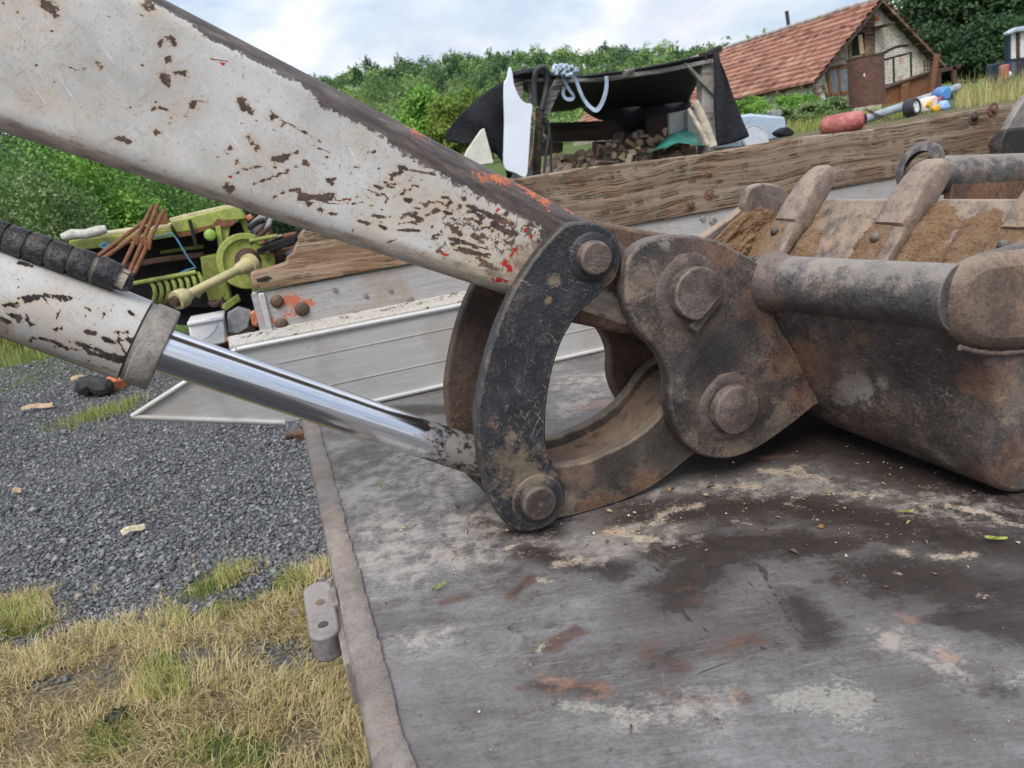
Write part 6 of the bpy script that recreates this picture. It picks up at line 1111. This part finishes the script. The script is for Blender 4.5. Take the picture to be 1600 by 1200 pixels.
gw = MB().prism([(wl, Yg, base), (wr, Yg, base), (wr, Yg, wz(wr)), (xr+.02, Yg, wz(xr)), (xm, Yg, wz(xm)), (wl, Yg, wz(wl))], (0, .3, 0)); gw.box((wl+.15, (Yg+Ye)/2+.31, (base+wz(wl))/2-.05), (.3, Ye-Yg, wz(wl)-base)); gw.box((wr-.15, (Yg+Ye)/2+.31, (base+wz(wr))/2-.05), (.3, Ye-Yg, wz(wr)-base))
part('wall', gw, BRW, hs_)
# plastered upper left of the gable
zt_ = hp_(1300, 107)[2]; xa = hp_(1288, 107)[0]; part('plaster_patch', MB().prism([(xa-.1, Yg-.02, wz(xa-.1)), (hp_(1291, 110)[0], Yg-.02, zt_), (hp_(1330, 100)[0], Yg-.02, zt_), (hp_(1330, 100)[0], Yg-.02, wz(x_break)), (x_break, Yg-.02, wz(x_break))], (0, .018, 0)), PLASTER, hs_, label='grey brown plastered part of the gable')
part('corner_post', MB().slab([(1357, 28), (1367, 22), (1368, 85), (1354, 88)], Yg-.07, .1), TIMBER, hs_, 40, .01)
part('gable_boards', MB().prism([hp_(1336, 52, Yg-.04), hp_(1357, 26, Yg-.04), hp_(1357, 48, Yg-.04), hp_(1336, 52, Yg-.04)+np.array((0, 0, -.01))], (0, .03, 0)), TIMBER, hs_)
lw = part('loft_opening', MB().slab([(1330, 51), (1353, 48), (1354, 84), (1330, 88)], Yg-.055, .03), m_plain('black_void', (.006, .005, .005), 1, .2, 3), hs_)
for bx4 in ([(1328, 49), (1355, 45), (1355, 49), (1328, 53)], [(1327, 50), (1331, 50), (1331, 90), (1327, 90)], [(1351, 48), (1355, 47), (1356, 88), (1352, 88)]): part('frame', MB().slab(bx4, Yg-.09, .08), TIMBER, lw, 40, .01)
part('hatch_board', MB().slab([(1341, 55), (1347, 54), (1351, 84), (1344, 85)], Yg-.075, .04), TANW, lw, 40, .005)
gl_ = NT('dull_window_glass'); GLASS = gl_.done(gl_.mix(gl_.noise(3, 4, .6), (.05, .065, .085), (.16, .18, .19)), .25, 0, None, .5)
wi = part('window', MB().slab([(1296, 109), (1326, 104), (1326, 141), (1301, 146)], Yg-.05, .03), GLASS, hs_)
for f_ in ([(1291, 107), (1327, 101), (1327, 105), (1292, 111)], [(1291, 108), (1296, 107), (1301, 148), (1297, 150)], [(1310, 105), (1313, 104), (1315, 146), (1312, 147)], [(1298, 145), (1327, 141), (1327, 146), (1299, 150)]): part('frame', MB().slab(f_, Yg-.10, .08), RUSTY, wi, 40, .01)
part('lintel', MB().slab([(1289, 106), (1327, 98), (1327, 101), (1290, 110)], Yg-.12, .12), DARKT, wi)
part('ridge_beam', MB().slab([(1380, 38), (1398, 33), (1399, 38), (1384, 42)], Yg-.8, .8), TIMBER, hs_, 40, .01)
part('brick_pad', MB().slab([(1367, 26), (1374, 25), (1375, 32), (1368, 33)], Yg-.05, .2), BRICKO, hs_)
# roof: every tile row is a real step
rf = MB(); rows = 13; Yo = Yg-.5; nyt = 110
for side, xe in ((-1, xl), (1, xrr)):
    for k in range(rows):
        q0, q1 = k/rows, (k+1)/rows; X0, X1 = xr+(xe-xr)*q0, xr+(xe-xr)*(q1+.012); Z0, Z1 = zr-(zr-zl)*q0, zr-(zr-zl)*(q1+.012); yy_ = np.linspace(Yo, Ye, nyt); jz = .10*(vnoise(yy_*.25, k*.3, 4)-.5)+.06*(vnoise(yy_*1.6, k*7.7, 9) > .78)
        rf.grid(np.array([[(X0, y, Z0-.0+j*0) for y, j in zip(yy_, jz)], [(X1, y, Z1+.10+j) for y, j in zip(yy_, jz)], [(X1, y, Z1-.02) for y in yy_]]))
roof = part('roof', rf, TILE, hs_, 20)
part('ridge_cap', MB().tube([(xr, y, zr+.03+.02*math.sin(y*9)+.06*vnoise(y*.5, 0, 2)-.03) for y in np.linspace(Yo, Ye, 120)], .12, 10), m_plain('grey_ridge_tiles', (.33, .29, .26), .9, .3, 5), roof, 50)
un = MB()
for side, xe in ((-1, xl), (1, xrr)):
    un.prism([(xr, Yo+.02, zr-.06), (xe, Yo+.02, zl-.05), (xe, Yo+.02, zl-.11), (xr, Yo+.02, zr-.12)], (0, Ye-Yo, 0))
part('roof_boards', un, DARKT, roof)
for k in range(9):
    q = (k+.5)/9; c = np.array((xr+(xrr-xr)*q, Yo, zr-(zr-zl)*q-.16)); part('lath', MB().box(c+np.array((0, .4, 0)), (.10, .85, .07)), TIMBER, roof)
for side, xe in ((-1, xl), (1, xrr)): part('barge_board', MB().prism([(xr, Yo-.03, zr-.05), (xe, Yo-.03, zl-.05), (xe, Yo-.03, zl-.17), (xr, Yo-.03, zr-.19)], (0, .05, 0)), TIMBER if side > 0 else DARKT, roof)
for k in range(12): y = Yg+.4+k*1.7; part('rafter_end', MB().box((xl+.10, y, zl-.16), (.34, .14, .14)), TIMBER, roof)
pq = PY(1235, 47, 36.0); part('stove_pipe', MB().tube([pq+np.array((0, 0, -.5)), PY(1229, 17, 36.0)], .095, 12), m_plain('sooty_pipe', (.045, .035, .033), .7, .3, 8), hs_)
# ---------------------------------------------------------------- scrap on the bank
dr = thing('rusty_barrel', 'upright rusty brown steel drum in front of the window', 'barrel', PY(1354, 170, 9.0))
c0 = PY(1355, 166, 9.0); c1 = PY(1352, 90, 9.0); axd = nrm(c1-c0); Lh = np.linalg.norm(c1-c0); rD = 26*pxm(c0)
DR = m_plain('rusty_drum', (.125, .062, .048), .8, .25, 5, dirt=(.075, .038, .03), dirtf=.6, bump=.3)
part('shell', MB().lathe([(rD*.97, 0), (rD, .005), (rD, Lh), (rD*.97, Lh), (rD*.97, .02)], c0, axd, 48), DR, dr, 40)
part('rim', MB().lathe([(rD*.98, Lh-.01), (rD*1.03, Lh-.005), (rD*1.03, Lh+.012), (rD*.98, Lh+.012)], c0, axd, 48), RUSTD, dr, 40)
part('paint_spot', MB().slab([(1349, 117), (1351, 114), (1352, 117), (1351, 121), (1350, 119)], 9.0-rD-.004, .004), WHITEP, dr)
tr = thing('rusty_hopper', 'rusty orange steel hopper wall right of the barrel', 'hopper', PY(1420, 190, 10))
part('side_wall', MB().slab([(1381, 139), (1455, 113), (1459, 116), (1453, 150), (1448, 196), (1381, 196)], 10, .05), RUSTY, tr, 40, .01)
part('rib', MB().slab([(1411, 132), (1422, 128), (1412, 192), (1404, 192)], 9.93, .06), RUSTY, tr, 40, .01)
part('top_edge', MB().slab([(1380, 137), (1455, 110), (1456, 114), (1381, 141)], 9.95, .12), RUSTD, tr, 40, .01)
solo('iron_post', MB().slab([(1464, 85), (1470, 84), (1467, 100), (1459, 150), (1454, 152), (1460, 110)], 9.8, .06), RUSTY, 'slanting rusty flat iron post at the hopper end', 'post', bev=.008)
fr_ = thing('rusty_gantry', 'rusty square steel frame beside the hopper, before the dark trees', 'frame', PY(1480, 160, 10.5))
for q in ([(1462, 108), (1494, 103), (1495, 109), (1463, 114)], [(1488, 104), (1494, 103), (1498, 134), (1492, 136)], [(1465, 112), (1471, 111), (1471, 150), (1464, 152)], [(1497, 101), (1502, 100), (1502, 106), (1497, 107)]): part('bar', MB().slab(q, 10.5, .06), RUSTD, fr_, 40, .006)
mh = thing('rebar_mesh', 'piece of thin rusty rebar mesh beside the gable corner', 'mesh', PY(1452, 115, 11))
for k in range(5): part('wire', MB().tube([PY(1444+k*5, 92+k*1.5, 11), PY(1445+k*4.5, 118-k, 11)], .010, 6), RUSTD, mh)
for k in range(3): part('wire', MB().tube([PY(1442, 96+k*7, 11), PY(1468, 98+k*5, 11)], .009, 6), RUSTD, mh)
ff_ = thing('steel_rack', 'thin black steel frame leaning before the white gable', 'frame', PY(1405, 130, 14))
for q in (((1379, 94), (1424, 82)), ((1396, 90), (1397, 131)), ((1423, 83), (1424, 121)), ((1380, 135), (1424, 122))): part('bar', MB().tube([PY(*q[0], 14), PY(*q[1], 14)], .022, 8), DARKIN, ff_)
part('curved_pipe', MB().tube(crom([PY(x, y, 14) for x, y in [(1366, 86), (1380, 83), (1396, 75), (1408, 72), (1418, 71)]], 4, False), .03, 8), DARKIN, ff_)
solo('wooden_rack', MB().bar(PY(1271, 137, 17), PY(1282, 160, 17), .06, .08).bar(PY(1285, 133, 17), PY(1294, 152, 17), .06, .08).bar(PY(1271, 138, 17), PY(1286, 134, 17), .06, .06).bar(PY(1276, 147, 17), PY(1289, 143, 17), .06, .06).bar(PY(1279, 155, 17), PY(1280, 172, 17), .06, .06), TIMBER, 'small broken wooden rack leaning on the house wall', 'rack', bev=.006)
cn = thing('red_canister', 'faded red plastic canister with black cap on its side', 'canister', PY(1315, 190, 6.6))
k0, k1 = PY(1281, 199, 6.7), PY(1348, 187, 6.5); dk_ = k1-k0; r_ = 15*pxm(k0)
part('body', MB().tube([k0+dk_*q for q in (0, .03, .10, .22, .5, .8, .93, .98, 1)], np.array([.3, .62, .85, .98, 1.02, 1, .95, .85, .7])*r_, 28), REDP, cn, 70)
part('cap', MB().lathe([(0, .012), (r_*.28, .012), (r_*.32, 0), (r_*.45, 0), (r_*.45, -.02)], k1+nrm(np.array((.25, -1, 0)))*r_*.1+nrm(dk_)*.012+np.array((-.01, -.02, .01)), nrm((.55, -.8, .0)), 20), DARKIN, cn, 40)
solo('grey_pipe', MB().tube([PY(1345, 189, 6.9), PY(1496, 137, 8.0)], [.048, .052], 16), m_plain('grey_blue_pipe', (.25, .28, .31), .45, .2, 10), 'long grey pipe slanting up behind the toy on the board', 'pipe', smooth=60)
solo('wire_bundle', MB().tube([PY(1352, 170, 7), PY(1376, 188, 6.9)], .008, 5).tube([PY(1358, 172, 7), PY(1384, 188, 6.9)], .008, 5).tube([PY(1362, 176, 7), PY(1392, 186, 6.9)], .008, 5), RUSTD, 'rusty wires poking out between canister and pipe', 'wire', smooth=60)
ty = thing('toy_vehicle', 'plastic toy vehicle with black wheel, blue seat and yellow parts behind the board', 'toy', PY(1450, 175, 6.4))
wc = PY(1426, 168, 6.3); rw = 13.5*pxm(wc); wtoy = part('wheel', MB().lathe([(rw*.62, .03), (rw*.7, .045), (rw*.95, .045), (rw, .03), (rw, -.06), (0, -.06)], wc, (.25, -1, .15), 36), m_plain('black_plastic', (.025, .028, .032), .5, .2, 10), ty, 40)
rimw = MB().lathe([(rw*.5, .03), (rw*.66, .035), (rw*.66, .02)], wc, (.25, -1, .15), 30)
for k in range(3): an = 2.09*k+.5; rimw.bar(wc+np.array((.25, -1, .15))*.03, wc+np.array((.25, -1, .15))*.03+np.array((math.cos(an), .25*math.cos(an)+.15*math.sin(an), math.sin(an)))*rw*.55, .035, .012, (0, 1, 0))
part('rim', rimw, WHITEP, wtoy, 40); part('inner_disc', MB().lathe([(0, .012), (rw*.62, .012)], wc, (.25, -1, .15), 30), HOSEB, wtoy)
part('seat', MB().slab([(1472, 140), (1480, 134), (1487, 133), (1488, 150), (1484, 158), (1476, 158), (1470, 152)], 6.5, .15), m_plain('blue_plastic', (.07, .20, .42), .4, .1, 5), ty, 40, .03)
part('fender_flap', MB().slab([(1474, 160), (1481, 155), (1488, 168), (1476, 172), (1472, 170)], 6.35, .1), m_plain('light_blue_plastic', (.25, .42, .72), .4, .1, 5), ty, 40, .02)
part('body', MB().slab([(1444, 166), (1448, 155), (1462, 149), (1468, 152), (1464, 172), (1444, 176)], 6.42, .15), m_plain('cream_plastic', (.62, .52, .42), .5, .15, 8), ty, 40, .02)
part('yellow_part', MB().slab([(1448, 165), (1452, 158), (1458, 158), (1454, 168)], 6.40, .05), m_plain('yellow_plastic', (.65, .36, .02), .45, .1, 5), ty, 40, .01)
part('yellow_part', MB().slab([(1459, 168), (1468, 163), (1472, 166), (1468, 173), (1460, 174)], 6.38, .06), bpy.data.materials['yellow_plastic'], ty, 40, .01)
part('red_part', MB().slab([(1468, 154), (1472, 150), (1474, 166), (1468, 165)], 6.47, .06), m_plain('red_plastic', (.35, .05, .04), .5, .1, 5), ty, 40, .01)
bx_ = thing('blue_box', 'pale blue plastic box with a round grey lid against it', 'box', PY(1195, 210, 6.8))
part('body', MB().slab([(1153, 180), (1175, 177), (1228, 182), (1231, 214), (1156, 232)], 6.8, .5), m_plain('pale_blue_plastic', (.36, .44, .53), .5, .1, 6, dirt=(.34, .39, .44), dirtf=.4), bx_, 40, .03)
part('round_lid', MB().lathe([(0, .012), (.10, .014), (.145, .012), (.15, .02), (.16, .02), (.165, 0)], PY(1180, 219, 6.7), (.15, -1, .35), 36), m_plain('grey_lid', (.40, .42, .45), .5, .08, 6), bx_, 40)
solo('concrete_block', MB().slab([(1208, 173), (1221, 171), (1222, 181), (1209, 182)], 7.2, .12), GREYST, 'small pale grey block on the blue box', 'block', bev=.01)
solo('black_bag', MB().slab([(1216, 208), (1222, 202), (1231, 198), (1239, 202), (1243, 210), (1226, 214)], 6.5, .12, smooth=2), TARP, 'crumpled black plastic beside the blue box', 'plastic', bev=.02)
# ---------------------------------------------------------------- tractor at the right edge
tk = thing('tractor', 'dark blue tractor with cab and windows at the right edge, behind tall grass', 'tractor', PY(1600, 120, 14)-np.array((0, 0, .2)))
BLUEK = m_plain('dark_blue_paint', (.02, .032, .055), .45, .2, 4); Yt = 14.
for q in ([(1577, 52), (1580, 50), (1580, 112), (1576, 113)], [(1590, 46), (1594, 45), (1594, 112), (1590, 112)], [(1577, 92), (1650, 84), (1650, 88), (1577, 96)], [(1645, 40), (1650, 40), (1650, 120), (1645, 120)]): part('cab_post', MB().slab(q, Yt, .12), BLUEK if q[0][0] != 1590 else RUSTD, tk, 40, .01)
part('cab_roof', MB().slab([(1575, 50), (1590, 42), (1655, 33), (1655, 44), (1590, 50), (1576, 55)], Yt-.1, .15), m_plain('pale_roof', (.34, .37, .42), .5, .15, 5), tk, 40, .03)
part('pane', MB().slab([(1580, 53), (1590, 51), (1590, 92), (1580, 93)], Yt+.04, .015), m_plain('cab_glass', (.62, .60, .55), .2, .1, 3), tk)
part('pane', MB().slab([(1594, 50), (1645, 43), (1645, 84), (1594, 90)], Yt+.04, .015), bpy.data.materials['cab_glass'], tk)
part('door', MB().slab([(1579, 96), (1590, 94), (1590, 118), (1579, 120)], Yt+.02, .08), m_plain('blue_grey_panel', (.07, .10, .14), .4, .2, 5), tk, 40, .01)
part('bonnet', MB().slab([(1594, 92), (1650, 88), (1650, 130), (1592, 130)], Yt+.02, .9), BLUEK, tk, 40, .03)
part('headlight', MB().lathe([(0, .02), (.05, .015), (.065, 0), (.065, -.05)], PY(1577, 116, Yt-.05), (-.3, -1, 0), 18), WHITEP, tk, 40)
part('wheel', MB().lathe([(.2, .1), (.42, .1), (.48, .06), (.48, -.2), (0, -.2)], PY(1612, 128, Yt-.1), (0, -1, 0), 32), RUBBER, tk, 40)
od = MB().lathe([(.0, .0), (.095, 0), (.1, .02), (.1, .30), (.09, .32), (0, .32)], PY(1568, 124, 13.6), (0, 0, 1), 24); solo('oil_drum', od, REDP, 'small red drum standing left of the tractor cab', 'drum', smooth=40)
